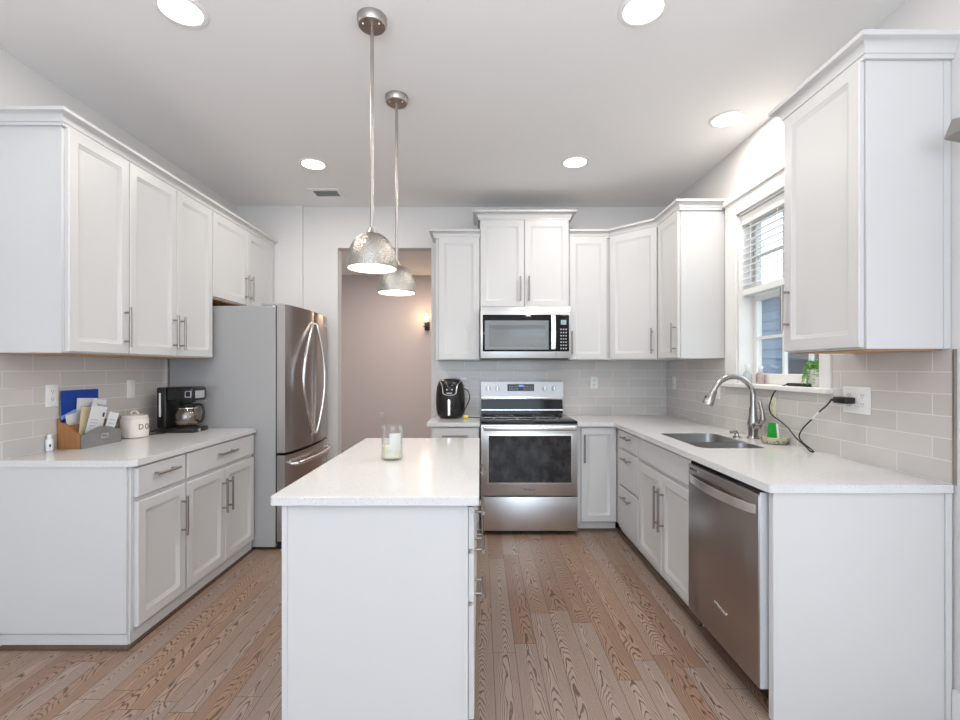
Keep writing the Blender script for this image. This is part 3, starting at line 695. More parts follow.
# ------------------------------------------------------------------ island
IY0, IY1, IXL, IXR, ICT = 1.563, 2.894, -.702, -.003, .861
o = MB().plate(rrect(IXL, IXR, IY0, IY1, .012, 3), [], ICT-.030, ICT).build('countertop', QUARTZ); md = o.modifiers.new('edge', 'BEVEL'); md.width = .003; md.segments = 2; md.limit_method = 'ANGLE'
tag(center(o), 'white speckled quartz countertop of the kitchen island', 'countertop')
ix = -.040
r, M = cabinet('island_cabinet', 'white drawer cabinet at the near end of the kitchen island', (ix, 1.600, 0), FACE_PX, .460, .612, .080, ICT-.031, toe=.05)
drawer(r, M, .004, .455, .672, .815, .748, .16); drawer(r, M, .004, .455, .492, .655, .606, .16); drawer(r, M, .004, .455, .090, .475, .440, .16)
MB(M).box(-.016, -.0005, .002, .627, .001, ICT-.0315, .001).build('end_panel', WHITE, r)
b = MB(M).box(-.019, -.0165, .610, .628, .001, ICT-.032).box(-.019, -.0165, .002, .018, .001, ICT-.032); b.build('edge_strip', WHITE, r)
r, M = cabinet('island_cabinet', 'white double-door cabinet at the far end of the kitchen island', (ix, 2.062, 0), FACE_PX, .812, .612, .080, ICT-.031, toe=.05)
drawer(r, M, .006, .806, .690, .815, .758, .20); door(r, M, .006, .404, .090, .672, .370, .505, .21); door(r, M, .408, .806, .090, .672, .442, .505, .21)
o = MB().box(-.672, -.6535, 1.601, 2.874, .001, ICT-.0315, .001).build('island_back_panel', WHITE); tag(center(o), 'plain white panel along the left side of the kitchen island', 'panel')

# ------------------------------------------------------------------ pendants, downlights, vent
def pendant(x, y, zr, label, first):
    g = thing('pendant_lamp', label, 'lamp', (x, y, ZC), 0, None)
    b = MB().lathe([(0, -.0005), (.063, -.0005), (.060, -.030), (.055, -.036), (0, -.036)], (x, y, ZC), 40); c = b.build('canopy', NICKEL, g)
    b = MB()
    for k in (-1, 1): b.sphere((x+k*.034, y-.018, ZC-.037), .005, 1, 1, .8, 12)
    b.build('screw', CHROME, c)
    MB().cyl((x, y, zr+.16), (x, y, ZC-.0365), .0078, 16).build('rod', NICKEL, g)
    R, H = .1035, .152
    prof = [(R, 0), (R+.001, .008), (R, .016)] + [(R*math.cos(a)**.85, .016+(H-.016)*math.sin(a)) for a in [PI/2*.94*i/14 for i in range(1, 15)]]
    inner = [(max(rr-.003, .004), zz-.0015 if zz > .02 else zz) for rr, zz in prof[::-1]]
    s = MB().lathe([(p[0], p[1]) for p in prof] + inner[:1] + inner[1:], (x, y, zr), 56, closed=True).build('shade', HAMMER, g, 'hammered nickel dome')
    li = [(max(rr-.0045, .0), zz-.004 if zz > .02 else zz+.001) for rr, zz in prof]; li[-1] = (0, li[-1][1])
    MB().lathe(li, (x, y, zr), 48).build('shade_lining', ENAMEL, s, 'white enamel inside')
    MB().lathe([(.0, H+.022), (.013, H+.022), (.016, H+.012), (.024, H-.004), (.026, H-.014), (0, H-.014)], (x, y, zr), 24).build('socket_cap', NICKEL, g)
    MB().sphere((x, y, zr+.055), .040, 1, 1, 1.05, 24).build('bulb', BULB, g)
    l = bpy.data.lights.new('pendant_bulb', 'POINT'); l.energy = 1.0; l.color = (1, .86, .70); l.shadow_soft_size = .04
    lo = bpy.data.objects.new('pendant_bulb', l); C.objects.link(lo); lo.location = (x, y, zr+.004)
pendant(-.458, 1.99, 1.712, 'nearer hammered nickel dome pendant over the island front', True)
pendant(-.456, 2.567, 1.702, 'farther hammered nickel dome pendant over the island back', False)

def downlight(x, y, label, pw=5.5):
    g = thing('recessed_downlight', label, 'downlight', (x, y, ZC))
    MB().lathe([(.100, -.0005), (.100, -.004), (.092, -.008), (.080, -.006), (.078, -.0005)], (x, y, ZC), 48, closed=True).build('trim_ring', ENAMEL, g)
    MB().lathe([(0, -.0007), (.0795, -.0007), (.0795, -.003), (0, -.0045)], (x, y, ZC), 48).build('lens', GLOW, g, 'glowing lens')
    l = bpy.data.lights.new('downlight', 'AREA'); l.shape = 'DISK'; l.size = .15; l.energy = pw; l.color = (1, .94, .87)
    o = bpy.data.objects.new('downlight', l); C.objects.link(o); o.location = (x, y, ZC-.012)
downlight(-1.238, 1.944, 'round recessed ceiling light at top left in front of left cabinets')
downlight(.674, 1.939, 'round recessed ceiling light at top right of the picture, right of the pendants')
downlight(1.471, 2.793, 'round recessed ceiling light near the window above the sink')
downlight(-1.211, 3.407, 'small recessed ceiling light beside the ceiling vent, left of the pendants')
downlight(.685, 3.375, 'recessed ceiling light in front of the tall cabinet above the microwave')
vx, vy = -1.295, 3.965
g = thing('ceiling_vent', 'small white louvred ceiling vent near the refrigerator', 'vent', (vx, vy, ZC))
b = MB().plate([(vx-.135, vy-.10), (vx+.135, vy-.10), (vx+.135, vy+.10), (vx-.135, vy+.10)], [[(vx-.10, vy-.065), (vx+.10, vy-.065), (vx+.10, vy+.065), (vx-.10, vy+.065)]], ZC-.008, ZC-.0005); b.build('vent_frame', PLATE, g)
MB().box(vx-.10, vx+.10, vy-.065, vy+.065, ZC-.002, ZC-.0006).build('backing', VENTB, g)
b = MB()
for i in range(7): yy = vy-.055+i*.018; b.prism([(yy, ZC-.0085), (yy+.002, ZC-.0085), (yy+.011, ZC-.002), (yy+.009, ZC-.002)], vx-.0995, vx+.0995, 'x')
b.build('louvres', PLATE, g)

# ------------------------------------------------------------------ hall sconce, outlets
sx, sy, sz = -.838, 7.449, 2.0
g = thing('wall_sconce', 'candle-style wall sconce glowing on the hall wall beyond the doorway', 'lamp', (sx, sy, sz))
MB().box(sx-.04, sx+.04, sy-.014, sy-.0005, sz-.10, sz+.03, .004).build('backplate', RUBBER, g)
MB().tube([(sx, sy-.012, sz-.06), (sx, sy-.07, sz-.075), (sx, sy-.11, sz-.06)], .009, 10).build('arm', RUBBER, g)
MB().lathe([(0, -.062), (.05, -.058), (.052, -.05), (.02, -.045), (.018, .02), (0, .02)], (sx, sy-.11, sz), 20).build('candle_cup', RUBBER, g)
MB().lathe([(0, .02), (.018, .03), (.030, .065), (.024, .105), (.008, .15), (0, .16)], (sx, sy-.11, sz), 20).build('flame_bulb', FLAME, g, 'glowing flame-shaped bulb')
l = bpy.data.lights.new('sconce_bulb', 'POINT'); l.energy = 3; l.color = (1, .72, .42); l.shadow_soft_size = .03
o = bpy.data.objects.new('sconce_bulb', l); C.objects.link(o); o.location = (sx, sy-.17, sz+.10)

def outlet(loc, rz, label, kind='duplex', w=.070, h=.115, m=None):
    """plate in local xz, front at -y; loc on the wall surface"""
    m = m or PLATE
    g = thing('wall_outlet' if kind != 'switch' else 'light_switch', label, 'outlet' if kind != 'switch' else 'switch', loc, rz); M = WM[g]
    MB(M).box(-w/2, w/2, -.006, -.0004, -h/2, h/2, .002, 2).build('cover_plate', m, g)
    cols = [0] if w < .1 else [-.023*2*.5-.0, .046*.5]
    if w >= .1: cols = [-w*.24, w*.24]
    for cx in cols:
        if kind == 'switch':
            MB(M).box(cx-.016, cx+.016, -.009, -.0055, -.033, .033, .002).build('rocker', m, g); continue
        for zz in (-.0195, .0195):
            f = MB(M).box(cx-.016, cx+.016, -.0078, -.0055, zz-.0135, zz+.0135, .003, 2).build('socket', m, g)
            b = MB(M)
            for k in (-1, 1): b.box(cx+k*.006-.0012, cx+k*.006+.0012, -.0081, -.0070, zz-.001, zz+.008)
            b.box(cx-.002, cx+.002, -.0081, -.0070, zz-.009, zz-.005); b.build('slots', DARK, f)
    return g
TL, TR, TB = XL+.0085, XR-.0085, YB-.0085
outlet((TL, 2.42, 1.15), FACE_PX, 'white duplex outlet on the left tile above the mail organizer')
outlet((TL, 2.97, 1.16), FACE_PX, 'white rocker switch on the left tile beside the coffee maker', 'switch')
outlet((-.145, TB, 1.155), 0, 'white outlet partly hidden behind the air fryer')
outlet((1.045, TB, 1.160), 0, 'white duplex outlet on the back tile right of the range')
outlet((TR, 4.13, 1.165), FACE_MX, 'white outlet on the right tile close to the back corner')
outlet((TR, 3.385, 1.128), FACE_MX, 'white switch plate behind the faucet left of the window', 'switch')
outlet((TR, 2.745, 1.065), FACE_MX, 'cream outlet under the window sill behind the green sponge', m=CREAMP)
outlet((TR, 2.131, 1.146), FACE_MX, 'wide white two-gang outlet holding the black power adapter', w=.155, h=.122)
outlet((-1.555, 7.449, .54), 0, 'pale outlet low on the hall wall beyond the doorway', m=HALLP)

# ------------------------------------------------------------------ faucet, sponge dish, cable
fx, fyy = 1.652, 2.840
g = thing('kitchen_faucet', 'brushed steel gooseneck pull-down faucet behind the sink', 'faucet', (fx, fyy, CT))
MB().lathe([(0, 0), (.034, 0), (.034, .006), (.027, .012), (.026, .03), (.030, .065), (.031, .09), (.024, .125), (.021, .16), (.021, .185), (.0, .187)], (fx, fyy, CT+.0005), 32).build('faucet_body', FAUCET, g)
zc = CT+.2535; R = .120
pts = [(fx, fyy, CT+.18), (fx, fyy, CT+.23)] + [(fx-R+R*math.cos(a), fyy, zc+R*math.sin(a)) for a in [PI*.86*i/18 for i in range(19)]]
lx, lz = pts[-1][0], pts[-1][2]
tx, tz = -math.sin(PI*.86), math.cos(PI*.86)
pts += [(lx+tx*.03, fyy, lz+tz*.03)]
MB().tube(pts, .0165, 16).build('gooseneck', FAUCET, g)
hd = MB().tube([(lx+tx*d_, fyy, lz+tz*d_) for d_ in (.015, .045, .095, .112)], [.0178, .023, .033, .030], 20).build('spray_head', FAUCET, g)
MB().box(lx+tx*.075-.030, lx+tx*.075-.020, fyy-.008, fyy+.008, lz+tz*.075-.012, lz+tz*.075+.022, .003).build('spray_button', BLACK, hd)
hb = MB().tube([(fx, fyy-.022, CT+.075), (fx+.002, fyy-.05, CT+.085), (fx+.004, fyy-.062, CT+.092)], [.022, .024, .016], 18).build('handle_hub', FAUCET, g)
MB().tube([(fx+.004, fyy-.05, CT+.085), (fx+.010, fyy-.085, CT+.125), (fx+.010, fyy-.080, CT+.165), (fx+.008, fyy-.060, CT+.215), (fx+.006, fyy-.058, CT+.228)], [.014, .017, .011, .0095, .011], 14).build('lever', FAUCET, hb)
o = thing('soap_dispenser', 'small steel soap dispenser button beside the faucet base', 'dispenser', (1.565, 2.86, CT))
MB().lathe([(0, 0), (.022, 0), (.022, .006), (.014, .012), (.012, .026), (0, .028)], (1.565, 2.86, CT+.0005), 24).build('dispenser_base', FAUCET, o)
MB().tube([(1.565, 2.86, CT+.027), (1.562, 2.86, CT+.038), (1.525, 2.86, CT+.034)], [.010, .011, .008], 14).build('nozzle', FAUCET, o)

dx, dy = 1.655, 2.640
g = MB().lathe([(0, .001), (.052, .001), (.066, .012), (.074, .038), (.071, .040), (.062, .016), (.05, .006), (0, .006)], (dx, dy, CT), 36, 1, 1).build('sponge_dish', BASKET)
tag(center(g), 'oval patterned dish holding the green sponge beside the faucet', 'dish')
g = thing('sponge', 'upright green sponge with white side standing in the patterned dish', 'sponge', (dx, dy, CT+.007))
MB().prism([(dx-.032, CT+.008), (dx+.012, CT+.008), (dx+.002, CT+.115), (dx-.024, CT+.115)], dy-.012, dy+.014, 'y').build('scrub_pad', GREEN, g, 'bright green')
MB().prism([(dx+.0125, CT+.008), (dx+.026, CT+.008), (dx+.014, CT+.112), (dx+.0025, CT+.115)], dy-.012, dy+.014, 'y').build('foam_side', WSPONGE, g, 'white')

def wpt(px, py, X): s = (px-479.8)/X; return (X, 469.2/s, 1.288-(py-368.8)/s)
ad = thing('power_adapter', 'black power adapter plugged into the wide outlet on the right tile', 'adapter', (1.69, 2.16, 1.14))
MB().box(1.655, TR-.009, 2.128, 2.205, 1.128, 1.158, .006, 2).build('adapter_body', BLACK, ad)
MB().tube([(1.684, 2.204, 1.143), (1.684, 2.225, 1.142), (1.684, 2.252, 1.139)], [.012, .010, .005], 12).build('strain_relief', BLACK, ad)
cp = [(1.684, 2.250, 1.139)] + [wpt(x, y, 1.690) for x, y in ((826, 406), (820, 411), (812, 419), (803, 428), (799, 436))] + [wpt(802, 442, 1.684), wpt(808, 447, 1.676), (1.668, 2.345, CT+.006)]
cp2 = [(1.662, 2.362, CT+.006), wpt(806, 447, 1.668), wpt(796, 438, 1.675), wpt(788, 428, 1.683), wpt(780, 421, 1.690), wpt(772, 415, 1.695), wpt(769, 408, 1.69), wpt(771, 399, 1.685), wpt(775, 391, 1.69), wpt(781, 386.5, 1.705), (1.722, 2.62, WZ0+.010)]
def smooth(P, k=6):
    P = [Vector(p) for p in P]; out = []
    for i in range(len(P)-1):
        a, b, c, d = P[max(i-1, 0)], P[i], P[i+1], P[min(i+2, len(P)-1)]
        for j in range(k):
            t = j/k; out.append(.5*((2*b)+(c-a)*t+(2*a-5*b+4*c-d)*t*t+(3*b-a-3*c+d)*t**3))
    return out + [P[-1]]
cb_ = MB().tube(smooth(cp+cp2), .0035, 8).build('charging_cable', RUBBER); tag(cb_, 'thin black cable hanging between adapter and window sill', 'cable')
k0 = wpt(812, 419, 1.690); k1 = wpt(819, 412, 1.690)
MB().tube([k0, k1], .0046, 8).build('cable_label', PLATE, cb_, 'white wrap on the cable')
dv = MB().box(1.722, 1.760, 2.475, 2.640, WZ0+.0005, WZ0+.018, .004, 2).build('charger_box', BLACK); tag(center(dv), 'flat black device lying on the window sill before the fern', 'device')

# plant
px_, py_ = 1.785, 2.475
g = thing('potted_fern', 'small trailing green fern in a white pot on the window sill', 'plant', (px_, py_, WZ0))
MB().lathe([(0, .001), (.034, .001), (.038, .01), (.052, .088), (.054, .092), (.049, .092), (.036, .02), (0, .018)], (px_, py_, WZ0), 30).build('pot', PLATE, g, 'white tapered pot')
b = MB(); random.seed(3)
for i in range(34):
    a = PI*.5+random.uniform(-PI, PI) if i < 14 else random.uniform(PI*.45, PI*1.25)
    L = random.uniform(.05, .115); rise = random.uniform(.02, .06); drop = random.uniform(.03, .13) if i > 10 else random.uniform(0, .03)
    P = []
    for j in range(9):
        t = j/8; rr = .02+L*(t if t < .7 else .7+(t-.7)*.35); q = (px_+rr*math.cos(a)*.75, py_+rr*math.sin(a)*.9, WZ0+.088+rise*math.sin(PI*min(t*1.2, 1))-drop*t*t)
        q = (min(max(q[0], 1.70), 1.812), max(q[1], 2.385), max(q[2], WZ0+.015)); P.append(Vector(q))
    b.tube(P, .0009, 4)
    for j in range(1, 9):
        for sd in (-1, 1):
            p = P[j]; t = (P[j]-P[j-1]); t = t.normalized() if t.length > 1e-6 else Vector((0, 0, -1))
            side = t.cross(Vector((0, 0, 1))); side = side.normalized() if side.length > .1 else Vector((1, 0, 0))
            w = .0115*(1.1-.5*j/8); dirv = (side*sd+t*.3+Vector((0, 0, random.uniform(-.3, .4)))).normalized(); lw = t*w*.42; nz = Vector((0, 0, .0012))
            A = [p, p+dirv*w*.5+lw+nz, p+dirv*w*1.15, p+dirv*w*.5-lw+nz]
            vs = [b.bm.verts.new(x) for x in A]; b.bm.faces.new(vs)
b.build('fronds', LEAF, g, 'trailing green leaves')
# small jars at the far end of the sill
for k, (jx, jy, hh, m, lb) in enumerate(((1.752, 3.075, .105, GLASS, 'small clear glass bottle in the far corner of the window sill'), (1.785, 2.985, .095, PGLASS, 'small pinkish glass bottle on the sill next to the clear one'))):
    g = thing('glass_bottle', lb, 'bottle', (jx, jy, WZ0))
    MB().lathe([(0, .001), (.026, .001), (.028, .006), (.028, hh*.62), (.013, hh*.80), (.013, hh), (.011, hh), (.011, hh*.79), (.025, hh*.6), (.025, .008), (0, .006)], (jx, jy, WZ0), 24).build('bottle_body', m, g)
    MB().lathe([(0, hh+.001), (.0145, hh+.001), (.0145, hh+.018), (0, hh+.018)], (jx, jy, WZ0), 20).build('bottle_cap', PLATE, g)

# ------------------------------------------------------------------ air fryer
ax_, ay_ = -.255, 4.05
g = thing('air_fryer', 'black egg-shaped air fryer with silver trim on the back counter', 'air fryer', (ax_, ay_, CT))
prof = [(0, .004), (.088, .004), (.104, .012), (.118, .05), (.124, .10), (.125, .16), (.122, .22), (.115, .27), (.102, .305), (.085, .325), (.05, .334), (0, .336)]
bd = MB().lathe(prof, (ax_, ay_, CT), 48, 1, 1.12).build('fryer_body', BLACK, g)
MB().lathe([(0, .0005), (.085, .0005), (.085, .0045), (0, .0045)], (ax_, ay_, CT), 32, 1, 1.1).build('base_ring', RUBBER, g)
def fsurf(dx, z, off=.002):
    # front surface of the body at a sideways offset dx and height z
    for (r0, z0), (r1, z1) in zip(prof, prof[1:]):
        if z0 <= z <= z1 and z1 > z0: rr = r0+(r1-r0)*(z-z0)/(z1-z0); break
    rr = max(rr, abs(dx)+.001)
    return (ax_+dx, ay_-1.12*math.sqrt(rr*rr-dx*dx)-off, CT+z)
u_ = [(-.085, .312), (-.066, .285), (-.058, .25), (-.054, .215), (-.040, .203), (-.02, .199), (0, .198), (.02, .199), (.040, .203), (.054, .215), (.058, .25), (.066, .285), (.085, .312)]
MB().tube([fsurf(x, z) for x, z in u_], .0055, 8).build('silver_trim', CHROME, bd, 'silver U-shaped trim')
b = MB(); gv = []
for j in range(6):
    z = .215+.075*j/5; gv.append([b.bm.verts.new(fsurf(-.048+.096*i/8, z, .003)) for i in range(9)])
for j in range(5):
    for i in range(8): b.bm.faces.new((gv[j][i], gv[j][i+1], gv[j+1][i+1], gv[j+1][i]))
b.build('control_screen', BGLASS, bd, 'black touch screen')
b = MB()
for x in (-.022, .022): b.sphere(fsurf(x, .245, .004), .006, 1, .3, 1, 12)
b.box(ax_-.022, ax_+.022, fsurf(0, .222)[1]-.004, fsurf(0, .222)[1], CT+.215, CT+.220)
b.build('screen_icons', PLATE, bd)
b = MB(); gv = []
bs = MB().tube([fsurf(x, z, .001) for x, z in ((-.085, .19), (-.08, .06), (-.06, .035), (0, .03), (.06, .035), (.08, .06), (.085, .19))], .003, 8).build('basket_seam', RUBBER, bd)
y_ = fsurf(0, .11)[1]
hn = MB().box(ax_-.016, ax_+.016, y_-.045, y_+.004, CT+.030, CT+.185, .008, 3).build('basket_handle', BLACK, bd)
MB().box(ax_-.010, ax_+.010, y_-.0475, y_-.044, CT+.034, CT+.165, .001).build('handle_inlay', CHROME, hn, 'silver strip')
c0 = smooth([(ax_+.11, ay_+.05, CT+.25), (ax_+.150, ay_+.06, CT+.225), (ax_+.165, ay_+.05, CT+.17), (ax_+.150, ay_+.03, CT+.12), (ax_+.120, ay_-.02, CT+.06), (ax_+.128, ay_-.08, CT+.012), (ax_+.175, ay_-.10, CT+.012), (-.004, ay_-.11, CT+.010)])
MB().tube(c0, .0042, 8).build('power_cord', RUBBER, g)
MB().box(ax_+.118, ax_+.155, ay_-.105, ay_-.085, CT+.004, CT+.030, .004, 2).build('cord_tag', YELLOW, g, 'yellow tag')

# ------------------------------------------------------------------ left counter items
# mail organizer: long side faces +x
g = thing('mail_organizer', 'wooden desk organizer with a grey arched front on the left counter', 'organizer', (-2.14, 2.574, CT))
oy0, oy1, ob, of = 2.449, 2.719, -2.208, -2.083
def endp(y): return MB().prism([(ob, CT+.001), (of, CT+.001), (of, CT+.072), (of-.012, CT+.078), (of-.045, CT+.100), (of-.075, CT+.128), (of-.10, CT+.137), (ob+.012, CT+.140), (ob+.008, CT+.155), (ob, CT+.158)], y, y+.010, 'y')
endp(oy0).build('end_board', OAKW, g); endp(oy1-.010).build('end_board', OAKW, g)
MB().box(ob, ob+.006, oy0+.0105, oy1-.0105, CT+.007, CT+.13).build('back_board', OAKW, g)
MB().box(ob, of-.004, oy0+.0105, oy1-.0105, CT+.001, CT+.0065).build('bottom_board', OAKW, g)
MB().box(ob+.055, ob+.060, oy0+.0105, oy1-.0105, CT+.007, CT+.125).build('divider', OAKW, g)
top = [(oy0+.0+(oy1-oy0)*i/14, CT+.070+.034*math.sin(PI*i/14)**1.3) for i in range(15)]
fp = MB().prism([(oy0, CT+.001), (oy1, CT+.001)] + top[::-1], of-.0035, of+.0025, 'x').build('front_panel', PEWTER, g, 'grey tin front panel')
b = MB()
b.plate([(2.574, 0), (2.574+.05, 0), (2.624, .026), (2.574, .026)], [[(2.580, .006), (2.618, .006), (2.618, .020), (2.580, .020)]], 0, .003)
b.bm.transform(Matrix.Translation((of+.0028, 0, CT+.038)) @ Matrix(((0, 0, 1, 0), (1, 0, 0, 0), (0, 1, 0, 0), (0, 0, 0, 1))))
b.build('label_holder', CHROME, fp)
# blue folder and envelopes standing in it
def sheet(name, label, cat, m, x, y0, y1, z0, z1, lean=0., tilt=0., th=.0025, group=None, prints=()):
    g = thing(name, label, cat, (x, (y0+y1)/2, z0))
    M = Matrix.Translation((x, (y0+y1)/2, z0)) @ Matrix.Rotation(tilt, 4, 'X') @ Matrix.Rotation(lean, 4, 'Y'); w = (y1-y0)/2; h = z1-z0
    MB(M).box(-th/2, th/2, -w, w, 0, h).build('sheet', m, g)
    for nm, pm, a, b_, c, d in prints: MB(M).box(th/2, th/2+.0006, -w+2*w*a, -w+2*w*b_, h*c, h*d).build(nm, pm, g)
    return g
fb = sheet('folder', 'blue folder standing behind the letters in the organizer', 'folder', BLUE, -2.197, 2.462, 2.699, CT+.0085, CT+.305, -.0, 0)
for nm, pl in (('pale_stripe', [(2.461, CT+.150), (2.574, CT+.190), (2.574, CT+.212), (2.461, CT+.172)]), ('pale_stripe', [(2.461, CT+.120), (2.594, CT+.165), (2.594, CT+.172), (2.461, CT+.128)])):
    MB().prism(pl, -2.1955, -2.1950, 'x').build(nm, LBLUE, fb)
ENV = [('envelope', 'white envelope at the near end of the organizer, lowest of the letters', PAPER, -2.179, 2.490, 2.564, .168, .0, .14, ()),
       ('envelope', 'large white envelope leaning in the middle of the organizer behind the others', PAPER, -2.188, 2.534, 2.669, .245, .0, -.06, (('print_line', GREYP, .2, .8, .80, .82),)),
       ('envelope', 'tan envelope tucked between white envelopes at the near end of the organizer', MANILA, -2.140, 2.494, 2.574, .200, .0, -.13, ()),
       ('envelope', 'white printed letter leaning forward at the front of the organizer', PAPER, -2.126, 2.509, 2.614, .200, .10, -.20, (('stamp', INK, .80, .92, .72, .84), ('print_line', GREYP, .12, .6, .60, .62), ('print_line', GREYP, .12, .6, .52, .54), ('print_line', GREYP, .12, .5, .44, .46))),
       ('envelope', 'white envelope at the far back corner of the organizer with grey edge', PAPER, -2.172, 2.589, 2.684, .235, .06, -.12, ()),
       ('magazine', 'grey folded leaflet sticking out at the far end of the organizer', GREYP, -2.163, 2.604, 2.674, .205, .03, -.20, ()),
       ('envelope', 'small white handwritten card tilted over the far end of the organizer front', PAPER, -2.112, 2.614, 2.682, .160, .14, -.22, (('print_line', GREYP, .2, .8, .72, .75), ('print_line', GREYP, .2, .7, .60, .63), ('print_line', GREYP, .2, .8, .48, .51)))]
for nm, lb, m, x, y0, y1, h, ln, tl, pr in ENV:
    zb = CT+.0085+(y1-y0)/2*abs(math.sin(tl)); sheet(nm, lb, 'letter' if nm == 'envelope' else 'leaflet', m, x, y0, y1, zb, zb+h, ln, tl, .0022, None, pr)

g = thing('air_freshener', 'small white bottle standing against the left tile before the organizer', 'bottle', (-2.195, 2.392, CT))
MB().lathe([(0, .001), (.014, .001), (.0155, .005), (.0155, .056), (.011, .062), (0, .063)], (-2.195, 2.392, CT), 24).build('bottle_body', PLATE, g)
MB().lathe([(0, .0632), (.010, .0632), (.010, .082), (.008, .085), (0, .085)], (-2.195, 2.392, CT), 20).build('bottle_cap', PLATE, g)
MB().sphere((-2.183, 2.383, CT+.03), .006, .5, 1, 1.4, 12).build('emblem', INK, g)

kx, ky = -2.123, 2.885
g = thing('canister', 'cream ceramic treat canister with lid and dark letters on the left counter', 'canister', (kx, ky, CT))
body = MB().lathe([(0, .001), (.064, .001), (.071, .006), (.073, .02), (.073, .112), (.069, .118), (.066, .122), (0, .122)], (kx, ky, CT), 48).build('canister_body', CREAM, g)
ld = MB().lathe([(0, .1225), (.068, .1225), (.069, .130), (.066, .136), (.03, .141), (0, .142)], (kx, ky, CT), 48).build('lid', CREAM, g)
MB().tube([(kx+.022*math.cos(a), ky, CT+.141+.020*math.sin(a)) for a in [PI*i/8 for i in range(9)]], .006, 10).build('lid_handle', CREAM, ld)
for i, chh in enumerate('DOG'):
    a = -.50+i*.52   # around the side turned to the room
    p = (kx+.0734*math.cos(a), ky+.0734*math.sin(a), CT+.066)
    text('letter', chh, .047, Matrix.Translation(p) @ Matrix.Rotation(a+PI/2, 4, 'Z') @ Matrix.Rotation(PI/2, 4, 'X'), INK, body, .0006, .85)

# coffee maker facing +x
cx0, cy0 = -2.115, 3.150
g = thing('coffee_maker', 'black drip coffee maker at the far end of the left counter', 'coffee maker', (cx0+.13, cy0, CT))
MB().box(cx0, cx0+.245, cy0-.085, cy0+.085, CT+.001, CT+.030, .008, 2).build('base', BLACK, g)
tw = MB().box(cx0, cx0+.062, cy0-.085, cy0+.085, CT+.0305, CT+.298, .010, 2).build('water_tank', BLACK, g)
MB().box(cx0+.018, cx0+.030, cy0-.0865, cy0-.0845, CT+.105, CT+.262, .0005).build('level_window', PLATE, tw, 'pale water level strip')
hd = MB().box(cx0+.0625, cx0+.235, cy0-.083, cy0+.083, CT+.208, CT+.300, .016, 3).build('brew_head', BLACK, g)
MB().box(cx0+.234, cx0+.2365, cy0-.05, cy0+.05, CT+.225, CT+.275, .001).build('control_plate', CHROME, hd, 'silver control plate')
b = MB().box(cx0+.185, cx0+.228, cy0-.0845, cy0-.082, CT+.232, CT+.275, .001); b.build('side_plate', CHROME, hd)
MB().box(cx0+.192, cx0+.221, cy0-.0855, cy0-.0842, CT+.238, CT+.269, .001).build('dial_window', BLACK, hd)
MB().lathe([(0, .1965), (.045, .1965), (.05, .2075), (0, .2075)], (cx0+.155, cy0, CT), 28).build('filter_spout', BLACK, g)
MB().lathe([(0, .0305), (.062, .0305), (.062, .036), (0, .036)], (cx0+.160, cy0, CT), 32).build('warming_plate', RUBBER, g)
MB().tube([(cx0+.245, cy0-.03, CT+.014), (cx0+.252, cy0-.03, CT+.014)], .011, 14).build('power_button', STEEL, g)
cc = smooth([(cx0+.02, cy0-.085, CT+.02), (cx0+.0, cy0-.125, CT+.016), (cx0-.01, cy0-.165, CT+.006), (cx0+.01, cy0-.19, CT+.005), (cx0+.06, cy0-.13, CT+.005), (cx0+.085, cy0-.0865, CT+.008)])
MB().tube(cc, .0038, 8).build('power_cord', RUBBER, g)
qx = cx0+.150
g = thing('coffee_carafe', 'glass coffee carafe with black handle sitting in the coffee maker', 'carafe', (qx, cy0, CT+.0365))
MB().lathe([(0, 0), (.052, 0), (.068, .010), (.079, .040), (.079, .085), (.062, .122), (.050, .134), (.048, .134), (.060, .121), (.0775, .085), (.0775, .040), (.066, .012), (0, .003)], (qx, cy0, CT+.0365), 40).build('glass_body', CGLASS, g, 'clear glass')
MB().lathe([(0, .004), (.065, .0125), (.0765, .036), (0, .036)], (qx, cy0, CT+.0365), 40).build('coffee', COFFEE, g, 'a little brown coffee')
MB().lathe([(.0630, .123), (.0515, .134), (.0475, .146), (.03, .155), (0, .156), (0, .136), (.044, .135)], (qx, cy0, CT+.0365), 36).build('carafe_lid', BLACK, g)
MB().lathe([(.0640, .1185), (.0655, .1185), (.0625, .125), (.0610, .125)], (qx, cy0, CT+.0365), 40, closed=True).build('band', CHROME, g)
ha = -.22
hp = [(.050, .142), (.090, .146), (.120, .136), (.132, .100), (.124, .055), (.105, .030), (.079, .042)]
MB().tube(smooth([(qx+p*math.cos(ha), cy0+p*math.sin(ha), CT+.0365+z) for p, z in hp]), .0085, 10).build('carafe_handle', BLACK, g)

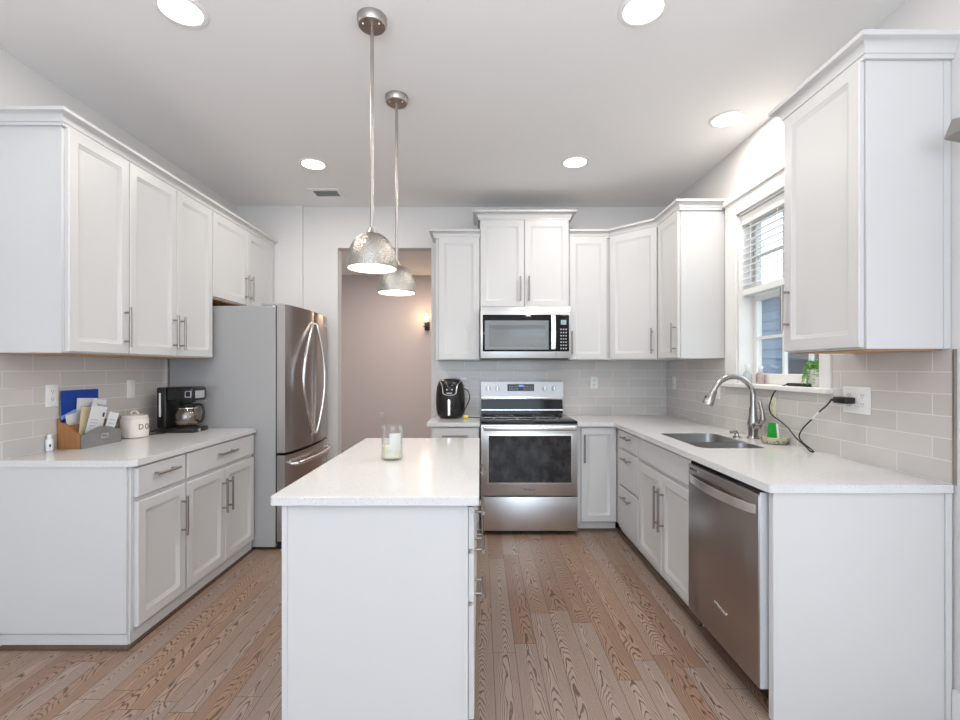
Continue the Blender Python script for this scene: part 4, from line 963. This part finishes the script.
# candle jar on the island
jx, jy = -.415, 2.215
g = thing('candle_jar', 'glass jar candle with cream wax standing on the island', 'candle', (jx, jy, ICT))
MB().lathe([(0, .001), (.044, .001), (.049, .005), (.050, .012), (.050, .158), (.0485, .160), (.047, .158), (.047, .012), (.044, .009), (0, .009)], (jx, jy, ICT), 44).build('glass_jar', GLASS, g, 'clear glass')
MB().lathe([(0, .0095), (.0435, .0095), (.0465, .013), (.0465, .062), (.03, .056), (0, .054)], (jx, jy, ICT), 40).build('wax', WAX, g, 'cream wax')
MB().cyl((jx, jy, ICT+.052), (jx+.002, jy, ICT+.066), .0015, 8).build('wick', INK, g)
b = MB(); gv = []
for j in range(2): gv.append([b.bm.verts.new((jx+.0504*math.cos(a), jy+.0504*math.sin(a), ICT+.046+.082*j)) for a in [-PI/2-.05+1.1*i/12 for i in range(13)]])
for i in range(12): b.bm.faces.new((gv[0][i], gv[0][i+1], gv[1][i+1], gv[1][i]))
o = b.build('paper_label', FROST, g, 'pale paper label')

# curtain rod with square finial at the right edge
rx_, rz_ = 1.612, 2.088
g = thing('curtain_rod', 'brushed nickel curtain rod end with square finial at the right edge', 'curtain rod', (rx_, .7, rz_))
MB().tube([(rx_, -.35, rz_), (rx_, 1.485, rz_)], .011, 14).build('pole', NICKEL, g)
Mf = Matrix.Translation((rx_, 1.56, rz_)) @ Matrix.Rotation(-.25, 4, 'Z') @ Matrix.Rotation(.35, 4, 'Y')
b = MB(Mf); a = [b.bm.verts.new(p) for p in ((-.010, -.075, -.010), (.010, -.075, -.010), (.010, -.075, .010), (-.010, -.075, .010))]
c_ = [b.bm.verts.new(p) for p in ((-.034, .02, -.034), (.034, .02, -.034), (.034, .02, .034), (-.034, .02, .034))]
e_ = [b.bm.verts.new(p) for p in ((-.034, .026, -.034), (.034, .026, -.034), (.034, .026, .034), (-.034, .026, .034))]
for A, B in ((a, c_), (c_, e_)):
    for k in range(4): b.bm.faces.new((A[k], A[(k+1) % 4], B[(k+1) % 4], B[k]))
b.bm.faces.new(a); b.bm.faces.new(e_[::-1]); b.build('finial', PULL, g, 'flared square finial')
MB().tube([(rx_, 1.40, rz_), (XR-.006, 1.40, rz_)], .007, 12).build('bracket', NICKEL, g)
MB().box(XR-.006, XR-.0005, 1.37, 1.43, rz_-.035, rz_+.035, .002).build('bracket_plate', NICKEL, g)
